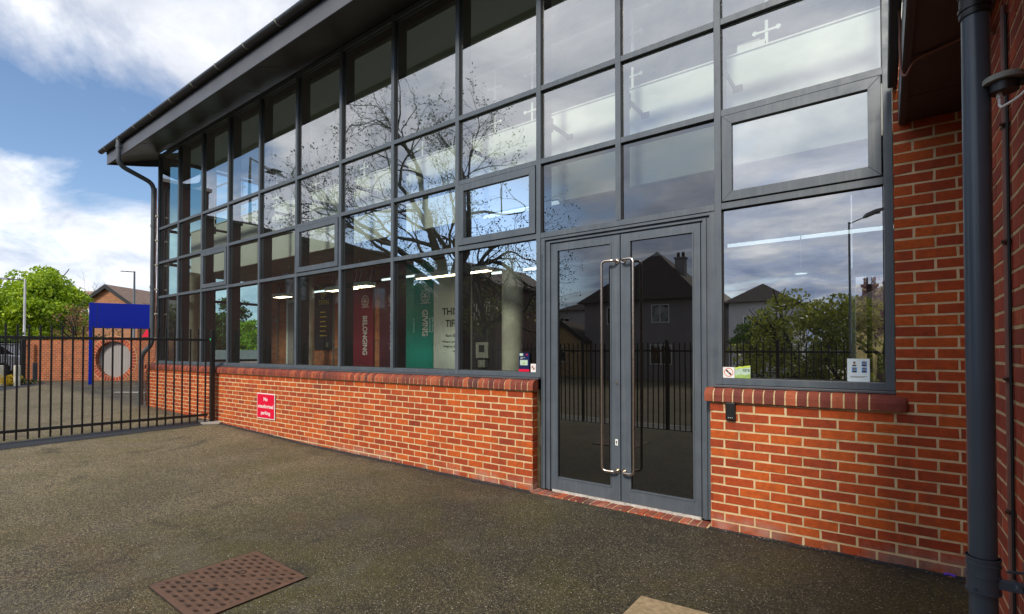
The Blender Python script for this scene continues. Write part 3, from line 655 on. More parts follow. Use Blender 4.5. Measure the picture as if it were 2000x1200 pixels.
# arched doorway in the old wall
ar = MB(); c0 = (-11.72, 2.75)
for k in range(12):
    a0, a1 = math.pi*k/12, math.pi*(k+1)/12
    q = [(c0[0]+r*math.cos(a), 2.375, c0[1]+r*1.25*math.sin(a)) for r, a in ((.47, a0), (.40, a0), (.40, a1), (.47, a1))]
    ar.prism(q, (0, 0, 0), (0, .03, 0))
ar.box(-12.19, -12.12, 2.375, 2.405, 0, 2.75); ar.box(-11.32, -11.25, 2.375, 2.405, 0, 2.75); ar.box(-12.12, -11.32, 2.375, 2.405, 2.68, 2.75)
aro = ar.build('arched_doorway', 'white', B)
MB().box(-12.12, -11.32, 2.385, 2.398, .0, 2.68).build('door_leaf', 'roller', aro); MB().box(-11.85, -11.45, 2.379, 2.384, .9, 2.45).build('door_glass', 'darkwall', aro)
cn = MB(); cn.box(-12.62, -12.60, 2.37, 2.40, 1.2, 3.2); cn.box(-10.20, -10.18, 2.37, 2.40, 1.1, 3.2); cn.box(-10.4, -9.6, 2.37, 2.40, 1.52, 1.535); cn.box(-10.43, -10.33, 2.34, 2.40, 1.55, 1.66); cn.box(-12.64, -12.56, 2.34, 2.40, 2.2, 2.3)
cn.build('wall_conduit', 'plastic_grey', B)
gf = MB().box(-6.02, -5.97, 2.33, 2.40, 0, 3.24).box(-.30, -.26, 2.34, 2.62, 0, 2.4).box(.09, .13, 2.34, 2.62, 0, 2.4); gf.build('inner_door_frame', 'white', B)
ig = MB().box(-.26, -.10, 2.48, 2.52, 0, 2.3) ; ig = MB().box(-.155, -.105, 2.46, 2.52, .0, 2.32).box(-.255, .085, 2.46, 2.52, 2.32, 2.40); ig.tube([(-.15, 2.40, 1.45), (-.21, 2.39, 1.5), (-.24, 2.39, 1.5)], .016, 8); ig.build('inner_glass_door', 'frame_dark', B)

# ------------------------------------------------------------------ interior things behind the glass
def lumin(x0, x1, y0, y1, z, label, name='ceiling_light'):
    t = thing(name, label, 'light', ((x0+x1)/2, (y0+y1)/2, z), 'pendant lights under the bridge')
    MB().box(x0, x1, y0, y1, z, z+.075).build('housing', 'white', t, bevel=.003); MB().box(x0+.02, x1-.02, y0+.02, y1-.02, z-.006, z-.001).build('diffuser', 'lamp_warm', t)
    w = MB()
    for xx in (x0+.06, x1-.06): w.tube([(xx, (y0+y1)/2, z+.075), (xx+.05, (y0+y1)/2+.03, z+.3), (xx, (y0+y1)/2, 3.25)], .004, 5)
    w.build('hanging_cable', 'white', t); return t
lumin(-11.35, -10.83, 1.55, 1.78, 2.70, 'short pendant light with warm glow hanging in front of the arched doorway')
lumin(-9.26, -8.35, 1.55, 1.74, 2.70, 'pendant light with warm glow hanging right of the brown column')
lumin(-8.22, -7.78, 1.45, 1.68, 2.70, 'short pendant light hanging in front of the maroon BELONGING banner')
lumin(-6.53, -4.9, 1.5, 1.66, 2.72, 'long pendant light with warm glow hanging above the teal and white banners')
for (x0, x1, y, z, lb) in ((-4.9, .2, 1.62, 2.66, 'long thin white tube light reaching across behind the doors and right window'), (-10.6, -9.2, 2.0, 2.78, 'thin white tube light above the arched doorway'), (-8.0, -6.9, 2.0, 2.86, 'thin white tube light above the maroon banners'), (-4.1, -2.99, .45, 3.16, 'thin white tube light behind the opening window left of the doors')):
    t = thing('tube_light', lb, 'light', ((x0+x1)/2, y, z)); MB().box(x0, x1, y-.02, y+.02, z, z+.022).build('tube', 'lamp_cool', t); MB().box(x0, x1, y-.025, y+.025, z+.031, z+.05).build('housing', 'white', t)
dl_ = MB(); disc(dl_, (-.70, 1.6, 2.285), 0, .055, (1, 0, 0), (0, 1, 0)); dlo = thing('downlight', 'small round lit downlight seen through the right window', 'light', (-.7, 1.6, 2.3))
dl_.build('lens', 'lamp_cool', dlo); MB().tube([(-.7, 1.6, 2.288), (-.7, 1.6, 2.33)], .07, 20).tube([(-.7, 1.6, 2.33), (-.7, 1.6, 3.25)], .006, 6).build('rim', 'white', dlo)
def banner(x0, x1, m, label, z0=.75, z1=3.2):
    t = thing('wall_banner', label, 'banner', ((x0+x1)/2, 2.36, z0), 'values banners'); MB().box(x0, x1, 2.355, 2.365, z0, z1).build('cloth', m, t); return t
RD, UR = (0, 0, -1), (1, 0, 0)
def emblem(t, x, z, m, r=.12, mark=True):
    e = MB(); disc(e, (x, 2.352, z), r*.90, r, (1, 0, 0), (0, 0, 1)); disc(e, (x, 2.352, z), r*.12, r*.22, (1, 0, 0), (0, 0, 1), 12)
    for k in range(5):
        a = math.pi/2+2*math.pi*k/5; disc(e, (x+.48*r*math.cos(a), 2.3515-.0003*k, z+.48*r*math.sin(a)), r*.24, r*.33, (1, 0, 0), (0, 0, 1), 12)
    e.box(x-r, x+r*1.1, 2.351, 2.353, z-r*1.12, z-r*1.04); e.build('rose_emblem', m, t)
b1 = banner(-9.42, -8.72, 'maroon', 'maroon hanging banner reading BELONGING in white')
text('BELONGING', .84, .155, (-8.995, 2.35, 1.80), RD, UR, 'text_pale', b1, bold=.03); emblem(b1, -8.995, 2.545, 'text_pale', .125)
b2 = banner(-8.52, -7.76, 'navy', 'dark red banner reading LEARNING mostly hidden by a mullion')
text('LEARNING', .75, .155, (-8.10, 2.35, 1.86), RD, UR, 'text_pale', b2, bold=.03); emblem(b2, -8.10, 2.545, 'text_pale', .125)
b3 = banner(-7.74, -6.925, 'teal', 'teal green banner reading GIVING beside the white banner')
text('GIVING', .51, .155, (-7.15, 2.35, 2.01), RD, UR, 'text_pale', b3, bold=.03); emblem(b3, -7.15, 2.535, 'text_pale', .13)
b4 = banner(-6.92, -6.04, 'bannerwhite', 'white banner with large black words THIS IS TIFFIN')
def tline(s, x0, x1, z, hh, it=0): text(s, x1-x0, hh, ((x0+x1)/2, 2.35, z), (1, 0, 0), (0, 0, 1), 'ink', b4, 'lettering', .001, it, bold=.025 if hh > .1 else .01)
tline('THIS IS', -6.69, -6.11, 2.205, .135); tline('TIFFIN', -6.60, -6.14, 1.98, .135)
tline('Faire Sans Dire', -6.60, -6.12, 1.755, .05, .3); tline('Where acting with', -6.70, -6.10, 1.635, .05); tline('integrity shows our', -6.66, -6.10, 1.55, .05); tline('values', -6.42, -6.22, 1.47, .042)
g = thing('crest_notice', 'grey wall notice with a yellow crest on the brick behind the glass', 'sign', (-10.55, 2.35, 1.7)); MB().box(-10.95, -10.2, 2.36, 2.37, 1.5, 3.02).build('board', 'darkwall', g)
e = MB()
for (dx, dz, r) in ((-.07, .08, .075), (.09, .04, .08), (0, -.06, .07), (-.02, .0, .04)): disc(e, (-10.58+dx, 2.355, 2.82+dz), r*.62, r, (1, 0, 0), (0, 0, 1), 14)
e.build('crest', 'gold', g); text('TIFFIN', .42, .11, (-10.55, 2.355, 2.60), (1, 0, 0), (0, 0, 1), 'gold', g)
e = MB()
for k in range(6): e.box(-10.68, -10.46+.05*(k % 2), 2.353, 2.356, 2.36-.11*k, 2.385-.11*k)
e.build('printed_lines', 'gold', g)
ph = thing('wall_intercom', 'grey intercom unit on the wall right of the white banner', 'intercom', (-5.68, 2.3, 1.2)); MB().box(-5.82, -5.54, 2.30, 2.40, 1.34, 1.62).build('case', 'plastic_grey', ph, bevel=.01); MB().box(-5.74, -5.62, 2.292, 2.299, 1.45, 1.57).build('screen', 'ink', ph); MB().box(-5.76, -5.60, 2.29, 2.40, 1.18, 1.31).build('receiver', 'plastic_grey', ph, bevel=.01)
MB().box(-6.0, -5.2, 2.401, 2.405, 0, 2.5)
pp = thing('paper_stack', 'folded white sheets on the edge of the upper landing', 'paper', (-.97, .62, 4.3)); MB().box(-1.10, -.86, .60, .66, 4.303, 4.36, rot=Matrix.Rotation(.05, 3, 'Y')).build('sheets', 'whitep', pp); MB().box(-1.10, -.90, .60, .66, 4.37, 4.375).build('top_sheet', 'whitep', pp)

# ------------------------------------------------------------------ stickers and notices on the glass
def nosmoke(x0, z0, w, hh, label):
    t = thing('no_smoking_sticker', label, 'sticker', (x0+w/2, -.003, z0)); MB().box(x0, x0+w, -.006, -.003+.0015, z0, z0+hh).build('backing', 'whitep', t)
    c = (x0+w/2, -.0075, z0+hh*.52); e = MB(); disc(e, c, w*.33, w*.40, (1, 0, 0), (0, 0, 1)); e.build('red_ring', 'red_soft', t)
    k = MB(); k.box(c[0]-w*.30, c[0]+w*.30, -.0095, -.008, c[2]-.006, c[2]+.006, rot=Matrix.Rotation(.78, 3, 'Y')); k.build('cigarette', 'ink', t)
    k = MB(); k.box(c[0]-w*.05, c[0]+w*.03, -.0107, -.0098, c[2]-.007, c[2]+.007, rot=Matrix.Rotation(.78, 3, 'Y')); k.build('red_bar', 'red_soft', t); return t
M['red_soft'] = pm('faded_red_print', (.72, .22, .22), .5)
nosmoke(-3.064, 1.244, .066, .088, 'small white no smoking sticker at the bottom corner left of the doors')
nosmoke(-1.098, 1.246, .092, .090, 'white no smoking sticker at the bottom left corner of the right window')
M['navy_print'] = pm('navy_print', (.004, .012, .07), .4)
M['green_print'] = pm('green_print', (.30, .45, .12), .5, 0, .25, 20)
M['pale_green'] = pm('pale_green_print', (.45, .60, .48), .5, 0, .15, 25); M['lime'] = pm('lime_print', (.55, .70, .08), .5)
M['photo_blue'] = pm('photo_blue', (.10, .28, .60), .5); M['paper_blue'] = pm('bluish_paper', (.60, .72, .80), .5); M['skin'] = pm('portrait_print', (.30, .16, .11), .5)
t = thing('window_poster', 'small navy notice with a red foot on the glass beside the no smoking sticker', 'poster', (-3.15, -.003, 1.245))
MB().box(-3.222, -3.085, -.004, -.001, 1.247, 1.45).build('sheet', 'navy_print', t); MB().box(-3.222, -3.085, -.006, -.0045, 1.247, 1.272).build('red_foot', 'red', t)
MB().box(-3.205, -3.105, -.006, -.0045, 1.315, 1.372).build('picture', 'pale_green', t); MB().box(-3.165, -3.140, -.0075, -.0065, 1.327, 1.345).build('picture_detail', 'green_print', t)
MB().box(-3.21, -3.165, -.006, -.0045, 1.418, 1.445).build('badge', 'pale_green', t); MB().box(-3.125, -3.105, -.006, -.0045, 1.425, 1.435).box(-3.119, -3.111, -.0065, -.0061, 1.420, 1.440).build('red_cross', 'red', t)
text('Collection', .06, .012, (-3.17, -.0062, 1.40), (1, 0, 0), (0, 0, 1), 'whitep', t); text('Point', .03, .010, (-3.185, -.0062, 1.386), (1, 0, 0), (0, 0, 1), 'whitep', t)
t = thing('care_sticker', 'torn green landscape sticker with the word care at the right window corner', 'sticker', (-.95, -.003, 1.246))
tr = MB(); top = [(-1.003, 1.334), (-.985, 1.336), (-.965, 1.343), (-.945, 1.341), (-.925, 1.347), (-.90, 1.350), (-.884, 1.352)]
tr.prism([(-1.003, -.005, 1.246), (-.884, -.005, 1.246)]+[(x, -.005, z) for x, z in top[::-1]], (0, 0, 0), (0, .003, 0)); tr.build('sheet', 'pale_green', t)
q = MB(); q.prism([(-1.003, -.0065, 1.246), (-.884, -.0065, 1.246), (-.884, -.0065, 1.283), (-.92, -.0065, 1.272), (-.96, -.0065, 1.277), (-1.003, -.0065, 1.269)], (0, 0, 0), (0, .001, 0)); q.build('meadow', 'green_print', t)
q = MB(); q.prism([(x, -.0065, z-.012-.004*(i % 2)) for i, (x, z) in enumerate(top)]+[(x, -.0065, z) for x, z in top[::-1]], (0, 0, 0), (0, .001, 0)); q.build('torn_edge', 'lime', t)
text('care', .052, .020, (-.916, -.0075, 1.312), (1, 0, 0), (0, 0, 1), 'ink', t)
t = thing('staff_notice', 'pale blue notice with four small portrait photos on the right window', 'notice', (-.15, -.003, 1.245))
MB().box(-.222, -.085, -.005, -.002, 1.246, 1.415).build('sheet', 'paper_blue', t)
for i, (x, z) in enumerate(((-.178, 1.378), (-.118, 1.378), (-.178, 1.333), (-.118, 1.333))):
    po_ = MB().box(x-.016, x+.016, -.0065, -.0055, z-.018, z+.018).build('portrait', 'paper_blue' if i == 0 else 'photo_blue', t)
    hdm = MB(); disc(hdm, (x, -.0078, z+.004), 0, .007, (.9, 0, 0), (0, 0, 1.15), 14); hdm.build('face', 'skin', po_)
    hm = MB(); hm.box(x-.012, x+.012, -.0077, -.0068, z-.018, z-.008); disc(hm, (x, -.0071, z+.008), 0, .0085, (1, 0, 0), (0, 0, 1), 14); hm.build('hair_and_shoulders', 'ink' if i != 3 else 'navy_print', po_)
MB().box(-.205, -.10, -.0065, -.0055, 1.284, 1.287).box(-.20, -.115, -.0065, -.0055, 1.277, 1.280).build('printed_lines', 'plastic_grey', t)
# sign and reader on the brick
t = thing('parking_sign', 'small red wall sign reading No unauthorised parking on the low brick wall', 'sign', (-8.39, -.12, .3))
MB().box(-8.685, -8.10, -.118, -.112, .322, .752).build('white_edge', 'whitep', t, bevel=.002); MB().box(-8.668, -8.117, -.1215, -.1185, .337, .737).build('red_panel', 'red', t)
for s_, w_, z_, hh_ in (('No', .13, .655, .062), ('unauthorised', .50, .535, .062), ('parking', .30, .415, .078)): text(s_, w_, hh_, (-8.39, -.1225, z_), (1, 0, 0), (0, 0, 1), 'whitep', t, bold=.022)
t = thing('card_reader', 'small black card reader on the brick just right of the doors', 'card reader', (-1.012, -.11, .9)); MB().box(-1.05, -.974, -.135, -.101, .908, 1.05).build('body', 'black', t, bevel=.006)
e = MB(); [disc(e, (-1.012+.014*k, -.1365, .928), 0, .0028, (1, 0, 0), (0, 0, 1), 8) for k in (-1, 0, 1)]; e.build('status_lights', 'whitep', t)

# ------------------------------------------------------------------ left downpipe and cable
def rounded(pts, r):
    pts = [Vector(p) for p in pts]; out_ = [pts[0]]
    for a, b_, c_ in zip(pts, pts[1:], pts[2:]):
        d1 = (a-b_); d2 = (c_-b_); r1 = min(r, d1.length*.45, d2.length*.45); A = b_+d1.normalized()*r1; C_ = b_+d2.normalized()*r1
        for k in range(6):
            t_ = k/5; out_.append(A*(1-t_)**2+b_*2*t_*(1-t_)+C_*t_**2)
    return out_+[pts[-1]]
t = thing('downpipe', 'grey bent downpipe from the far gutter down the building corner', 'pipe', (-13.6, -.2, .2))
MB().tube(rounded([(-13.30, -.83, 6.05), (-13.30, -.83, 5.50), (-13.46, -.12, 5.30), (-13.46, -.12, 1.62), (-13.80, -.22, 1.38), (-13.80, -.22, .22)], .16), .05, 16).build('pipe', 'pipe_grey', t, smooth=True)
for x, y, z in ((-13.46, -.12, 4.3), (-13.46, -.12, 2.9), (-13.46, -.12, 1.9), (-13.30, -.83, 5.86), (-13.80, -.22, .6)):
    MB().tube([(x, y, z), (x, y, z+.06)], .058, 16).build('collar', 'pipe_grey', t, smooth=True)
t = thing('earthing_cable', 'thin pinkish cable with clips running down beside the far downpipe', 'cable', (-13.36, -.08, 1.2))
MB().tube([(-13.38+random.uniform(-.012, .012), -.085, 5.2-.1*k) for k in range(40)]+[(-13.75, -.16, .95), (-13.80, -.13, .3)], .010, 6).build('cable', 'terracotta', t)
for k in range(6): MB().tube([(-13.38, -.10, 4.55-.56*k), (-13.38, -.05, 4.55-.56*k)], .022, 8).build('clip', 'concrete', t)

# ------------------------------------------------------------------ right wing
WG = thing('brick_wing', 'adjoining dark red brick wing with a low brown soffit at the right edge', 'building', (1.5, -3, 0))
XW = .42
bricks('y', -3.6, -.102, -.1, 3.05, XW, WG, 'brick_wall', 'brick_wing', phase=-.1, out=-1)
MB().box(XW+.0025, XW+.3, -9, -.092, -.15, 3.2).build('mortar_bed', 'mortar', WG)
s_ = MB().box(.132, XW+.006, -9, -.095, 3.045, 3.06); s_.build('soffit_board', 'wing_soffit' if False else 'soffit_brown', WG) if False else None
M['soffit_brown'] = pm('brown_soffit', (.040, .022, .018), .5, 0, .2, 3)
MB().box(.132, XW+.006, -9, -.112, 3.045, 3.06).build('soffit_board', 'soffit_brown', WG)
sg = MB()
for y in (-.55, -1.1, -1.65, -2.2): sg.box(.135, XW, y, y+.004, 3.0425, 3.0448)
sg.build('soffit_seam', 'black', WG)
MB().box(.104, .131, -9, -.112, 3.03, 3.30).build('brown_trim', 'soffit_brown', WG)
MB().box(.094, .1035, -9, -.112, 3.037, 3.30).build('fascia_strip', 'frame', WG)
MB().box(.035, .092, -9, -.112, 3.305, 3.40).build('gutter', 'black', WG, bevel=.01)
MB().box(.104, .9, -9, -.112, 3.32, 3.36).build('roof', 'tile_dark', WG)
MB().box(.080, .0935, -1.42, -1.20, 3.31, 3.36).build('gutter_union', 'plastic_grey', WG)
# near downpipe
PX, PY = .283, -1.985
t = thing('downpipe', 'thick blue grey downpipe with a ribbed clamp standing near at the right', 'pipe', (PX, PY, 0))
MB().tube([(PX, PY, -.02), (PX, PY, 2.80)], .0405, 40).build('pipe', 'pipe', t, smooth=True)
c = MB()
for z, r in ((2.715, .047), (2.735, .050), (2.79, .050), (2.81, .048), (2.86, .051), (2.875, .051)): c.tube([(PX, PY, z), (PX, PY, z+.012)], r, 36)
c.tube([(PX, PY, 2.71), (PX, PY, 3.044)], .046, 36)
c.build('top_collar', 'black', t, smooth=True)
c = MB().tube([(PX, PY, .598), (PX, PY, .725)], .0475, 36)
for z in (.598, .655, .695, .717): c.tube([(PX, PY, z), (PX, PY, z+.008)], .0505, 36)
c.tube([(PX-.026, PY-.040, .615), (PX-.029, PY-.052, .615)], .004, 10)
co_ = c.build('clamp', 'pipe', t, smooth=True)
k = MB().box(PX+.032, PX+.10, PY-.03, PY-.012, .625, .66); k.tube([(PX+.06, PY-.02, .69), (XW, PY+.01, .69)], .005, 8); k.tube([(PX+.085, PY-.06, .645), (PX+.085, PY+.02, .645)], .011, 10); k.box(XW-.03, XW-.002, PY-.03, PY+.03, .60, .72); k.box(PX+.07, XW-.01, PY-.015, PY-.005, .628, .645)
k.build('wall_bracket', 'pipe', t, bevel=.002)
t = thing('wall_conduit', 'thin reddish brown conduit clipped up the brick wall behind the thick downpipe', 'conduit', (.405, -1.63, .1))
MB().tube([(.408, -1.63, .05), (.408, -1.63, 1.0), (.408, -1.628, 2.1), (.408, -1.63, 2.9)], .0095, 8).build('conduit', 'terracotta', t)
MB().tube([(.411, -1.662+.003*math.sin(k), .05+.1*k) for k in range(29)], .006, 6).build('black_cable', 'rubber', t)
for z in (.33, .82, 1.36, 1.92, 2.4):
    c = MB(); c.box(.396, .42, -1.652, -1.612, z-.008, z+.008); c.tube([(.40, -1.655, z), (.388, -1.655, z)], .006, 8); c.build('saddle_clip', 'rust', t)
CX, CYY, CZZ = .352, -2.02, 2.43
t = thing('photocell', 'round grey capped light sensor on the right brick wall', 'light sensor', (CX, CYY, CZZ))
MB().tube([(CX, CYY, CZZ), (CX, CYY, CZZ+.018), (CX, CYY, CZZ+.022)], [.058, .058, .052], 28).build('cap', 'plastic_grey', t, smooth=True)
MB().tube([(CX, CYY, CZZ-.034), (CX, CYY, CZZ-.001)], .040, 24).box(CX, XW+.004, CYY-.012, CYY+.012, CZZ-.02, CZZ-.006).build('body', 'black', t, smooth=True)
MB().tube([(CX-.012, CYY+.004, CZZ-.050), (CX-.012, CYY+.004, CZZ-.0302)], .009, 6).build('cable_gland', 'whitep', t)
MB().tube(rounded([(CX-.012, CYY+.004, CZZ-.05), (CX-.012, CYY, CZZ-.09), (CX+.03, CYY-.08, CZZ-.09), (CX+.06, CYY-.15, CZZ-.06)], .04), .0045, 8).build('white_cable', 'whitep', t, smooth=True)
# sleeve cable looping below the soffit edge
t = thing('sagging_cable', 'terracotta sleeved cable sagging under the right gutter and along the soffit', 'cable', (.12, -1.2, 3.0))
pts = [(.075, -1.15, 3.42), (.082, -1.10, 3.30), (.088, -1.02, 3.27), (.086, -.98, 3.20), (.088, -.97, 3.06), (.096, -.98, 3.00), (.112, -1.0, 2.985), (.130, -1.03, 3.015), (.15, -1.06, 3.034), (.22, -1.10, 3.036), (.30, -1.14, 3.034), (.372, -1.20, 3.03), (.40, -1.26, 3.00), (.41, -1.4, 2.90)]
MB().tube(rounded(pts, .03), .0065, 8).build('cable', 'terracotta', t, smooth=True)

# ------------------------------------------------------------------ ground things
t = thing('manhole_cover', 'rusty iron manhole cover set in the asphalt', 'manhole cover', (-3.36, -2.96, .0))
a, b_, c_, d_ = (-3.70, -3.30), (-3.705, -2.625), (-3.02, -2.64), (-3.01, -3.31)
Q = lambda x, y, dz: (x, y, h(x, y)+dz)
m, tt, b, o = newmat('iron_cover'); at_ = tt.nodes.new('ShaderNodeAttribute'); at_.attribute_name = 'Col'
setc(b, 'Base Color', mix(tt, .75, ramp(tt, at_.outputs['Fac'], [(0, (.052, .034, .026)), (.5, (.150, .080, .050)), (1, (.085, .055, .040))]), ramp(tt, noise(tt, 14, 8, .7), [(.3, .62), (.7, 1.2)]), 'MULTIPLY'))
setc(b, 'Roughness', .6); setc(b, 'Metallic', .15); bump(tt, b, noise(tt, 160, 4, .7), .4, .003); M['iron_cover'] = m
pl = MB(); pl.prism([Q(*a, .004), Q(*d_, .004), Q(*c_, .004), Q(*b_, .004)], (0, 0, 0), (0, 0, .006), .5); nr = 13
for i in range(nr):
    for j_ in range(15):
        x = -3.665+.61*(i+.5)/nr; y = -3.275+.62*(j_+.5)/15
        if abs((x+3.7)*.98-(y+3.3)) < .012 or (x+3.42)**2+(y+2.86)**2 < .0012 or (x+3.32)**2+(y+3.08)**2 < .0012: continue
        z = h(x, y)+.0095; wear_shade = random.random()
        if (i+j_) % 2:
            for k_ in range(4): pl.box(x-.0165+.0095*k_, x-.0138+.0095*k_, y-.011, y+.011, z, z+.0035, .06 if wear_shade > .12 else .35, rot=Matrix.Rotation(-.35, 3, 'Z'))
        else: pl.box(x-.016, x+.016, y-.008, y+.008, z, z+.0022, .60+.30*wear_shade)
pl.build('cover_plate', 'iron_cover', t)
j = MB(); v0, v1 = Vector(Q(*a, .0105)), Vector(Q(*c_, .0105)); j.tube([v0, v1], .0022, 5); j.build('joint_line', 'rust_dark', t)
pl = [Vector(Q(*q, .007)) for q in (a, b_, c_, d_, a)]; MB().tube(pl, .0045, 5).build('rim', 'rust_dark', t)
e = MB(); disc(e, Q(-3.42, -2.86, .0125), .020, .028, (1, 0, 0), (0, 1, 0)); e.build('lifting_eye', 'rust_dark', t); e = MB(); disc(e, Q(-3.32, -3.08, .0125), 0, .024, (1, 0, 0), (0, 1, 0)); e.build('lifting_eye', 'rust_dark', t)
t = MB(); t.prism([(-1.187, -1.582, .006), (-1.19, -2.25, .006), (-.55, -2.25, .006), (-.55, -1.53, .006)][::-1], (0, 0, 0), (0, 0, -.05)); o = t.build('paving_slab', 'stone', org=(-.9, -1.9, 0), bevel=.004)
tag(o, 'pale sandstone slab set flush in the asphalt before the doors', 'slab')
MB_ = MB(); P_ = [(.30, -.135), (.325, -.128), (.345, -.133), (.36, -.14)]
for i in range(3): MB_.face([(P_[i][0], P_[i][1]-.012, .008+.004*(i % 2)), (P_[i+1][0], P_[i+1][1]-.012, .014-.004*(i % 2)), (P_[i+1][0], P_[i+1][1]+.010, .018), (P_[i][0], P_[i][1]+.010, .015)])
tag(MB_.build('sweet_wrapper', 'purple', org=(.33, -.13, 0)), 'crumpled purple sweet wrapper on the asphalt by the right brick pier', 'litter')
def leafbit(x, y, label, s=1):
    m = MB(); a = random.random()*6; r = Matrix.Rotation(a, 3, 'Z')
    m.v = [tuple(Vector((x, y, h(x, y)+.006))+r @ Vector(q)) for q in ((-.022*s, 0, 0), (0, -.010*s, .004), (.024*s, 0, .010), (0, .011*s, .006))]; m.f = [(0, 1, 2, 3)]; m.c = [.5]
    tag(m.build('dead_leaf', 'leaflitter', org=(x, y, h(x, y))), label, 'leaf', 'dead leaves on the ground')
lf = 'small curled brown dead leaf lying at the left foot of the door frame'
for x, y in ((-2.93, -.10), (-2.90, -.06), (-2.86, -.075), (-2.80, -.05), (-2.84, -.13)): leafbit(x, y, lf)
lf = 'small brown dead leaf lying beside the foot of the thick downpipe'
for x, y in ((.40, -.20), (.395, -.35), (.36, -.45), (.33, -.17)): leafbit(x, y, lf, .8)

# grit and moss crumbs washed up along the foot of the brickwork
gr_ = MB()
for k in range(900):
    x = random.uniform(-10.0, -2.98) if k % 5 else random.uniform(-1.18, .40); y = -.104-abs(random.gauss(0, .035)); r_ = random.uniform(.002, .0065); z = h(x, y)+.004; a0 = random.random()*6
    q = [(x+r_*math.cos(a0+i*2.09), y+r_*math.sin(a0+i*2.09), z) for i in range(3)]; top = (x, y, z+r_*random.uniform(.6, 1.2)); c = random.random()
    for i in range(3): gr_.face([q[i], q[(i+1) % 3], top], c)
m, tt, b, o = newmat('wall_foot_grit'); at_ = tt.nodes.new('ShaderNodeAttribute'); at_.attribute_name = 'Col'
setc(b, 'Base Color', ramp(tt, at_.outputs['Fac'], [(0, (.03, .028, .025)), (.4, (.06, .075, .015)), (.75, (.16, .12, .07)), (1, (.45, .40, .32))])); setc(b, 'Roughness', .9); M['grit'] = m
tag(gr_.build('grit', 'grit'), 'loose grit and moss crumbs along the foot of the brickwork', 'grit', kind='stuff')

# ------------------------------------------------------------------ railings
def railing(name, p0, p1, zt, zb, label, parts=True, spike=.19, sp=.126, r=.0115, posts=(), cat='fence', posth=.22, foot=None, group=None, zg=None):
    p0, p1 = Vector((*p0, 0)), Vector((*p1, 0)); d = (p1-p0); n = int(d.length/sp); u = d.normalized(); w = Vector((-u.y, u.x, 0)); base = zg if zg is not None else min(zb, zt)
    t = thing(name, label, cat, ((p0.x+p1.x)/2, (p0.y+p1.y)/2, base), group)
    ro = Matrix(((u.x, w.x, 0), (u.y, w.y, 0), (0, 0, 1)))
    for z in (zt, zb):
        m = MB(); ce = (p0+p1)/2; ce.z = z; m.box(ce.x-d.length/2, ce.x+d.length/2, ce.y-.010, ce.y+.010, z-.022, z+.022, rot=ro, cen=tuple(ce)); m.build('rail', 'black', t, bevel=.002)
    for k in range(n+1):
        if k % 17 == 0: m = MB()
        q = p0+u*(sp*k); lo = h(q.x, q.y)+.045 if foot is None else foot
        m.box(q.x-r, q.x+r, q.y-r, q.y+r, zb-.13 if foot is None else lo, zt+spike, rot=ro, cen=(q.x, q.y, 1))
        if k % 17 == 16 or k == n: m.build('bar_panel', 'black', t)
    for (s_, hh) in posts:
        q = p0+u*s_; m = MB(); m.box(q.x-.03, q.x+.03, q.y-.03, q.y+.03, h(q.x, q.y)-.05, hh, rot=ro, cen=(q.x, q.y, 1)); m.build('post', 'black', t, bevel=.003)
    return t
# individual bars for the near gate
gp0, gp1 = Vector((-10.2, -.30, 0)), Vector((-10.52, -4.35, 0)); t = thing('metal_gate', 'black barred metal gate between the brick plinth and the left edge', 'gate', (-10.3, -2, .1)); u = (gp1-gp0).normalized(); ang = math.atan2(u.y, u.x); ro = Matrix.Rotation(ang, 3, 'Z')
Lg = (gp1-gp0).length; ce = (gp0+gp1)/2
for z in (1.672, .278): m = MB(); m.box(ce.x-Lg/2-.02, ce.x+Lg/2, ce.y-.02, ce.y+.02, z-.022, z+.022, rot=ro, cen=(ce.x, ce.y, z)); m.build('rail', 'black', t, bevel=.003)
for k in range(32):
    q = gp0+u*(.126*k+.02); m = MB(); m.box(q.x-.012, q.x+.012, q.y-.012, q.y+.012, .145, 1.865, rot=ro, cen=(q.x, q.y, 1)); m.build('bar', 'black', t, bevel=.002)
m = MB().box(-10.225, -10.155, -.24, -.17, h(-10.2, -.2)-.03, 1.86); m.build('post', 'black', t, bevel=.004)
m = MB().box(-10.196, -10.184, -.250, -.24, 1.665, 1.70); m.build('status_light', 'green_led', t)
m = MB().prism([Q(-10.45, -.35, .006), Q(-10.05, -.42, .006), Q(-9.9, -.2, .006), Q(-10.0, -.11, .006), Q(-10.4, -.11, .006)], (0, 0, 0), (0, 0, .02)); m.build('concrete_footing', 'kerb', t)

railing('railing_fence', (-26, -7.0), (3.0, -7.0), 1.47, -.36, 'long black street railing along the forecourt edge seen reflected in the doors', posts=[(2.2*k, 1.72) for k in range(14)], zg=-.65)
M_b = at(50, 700, 19.0); M_e = at(284, 700, 19.0)

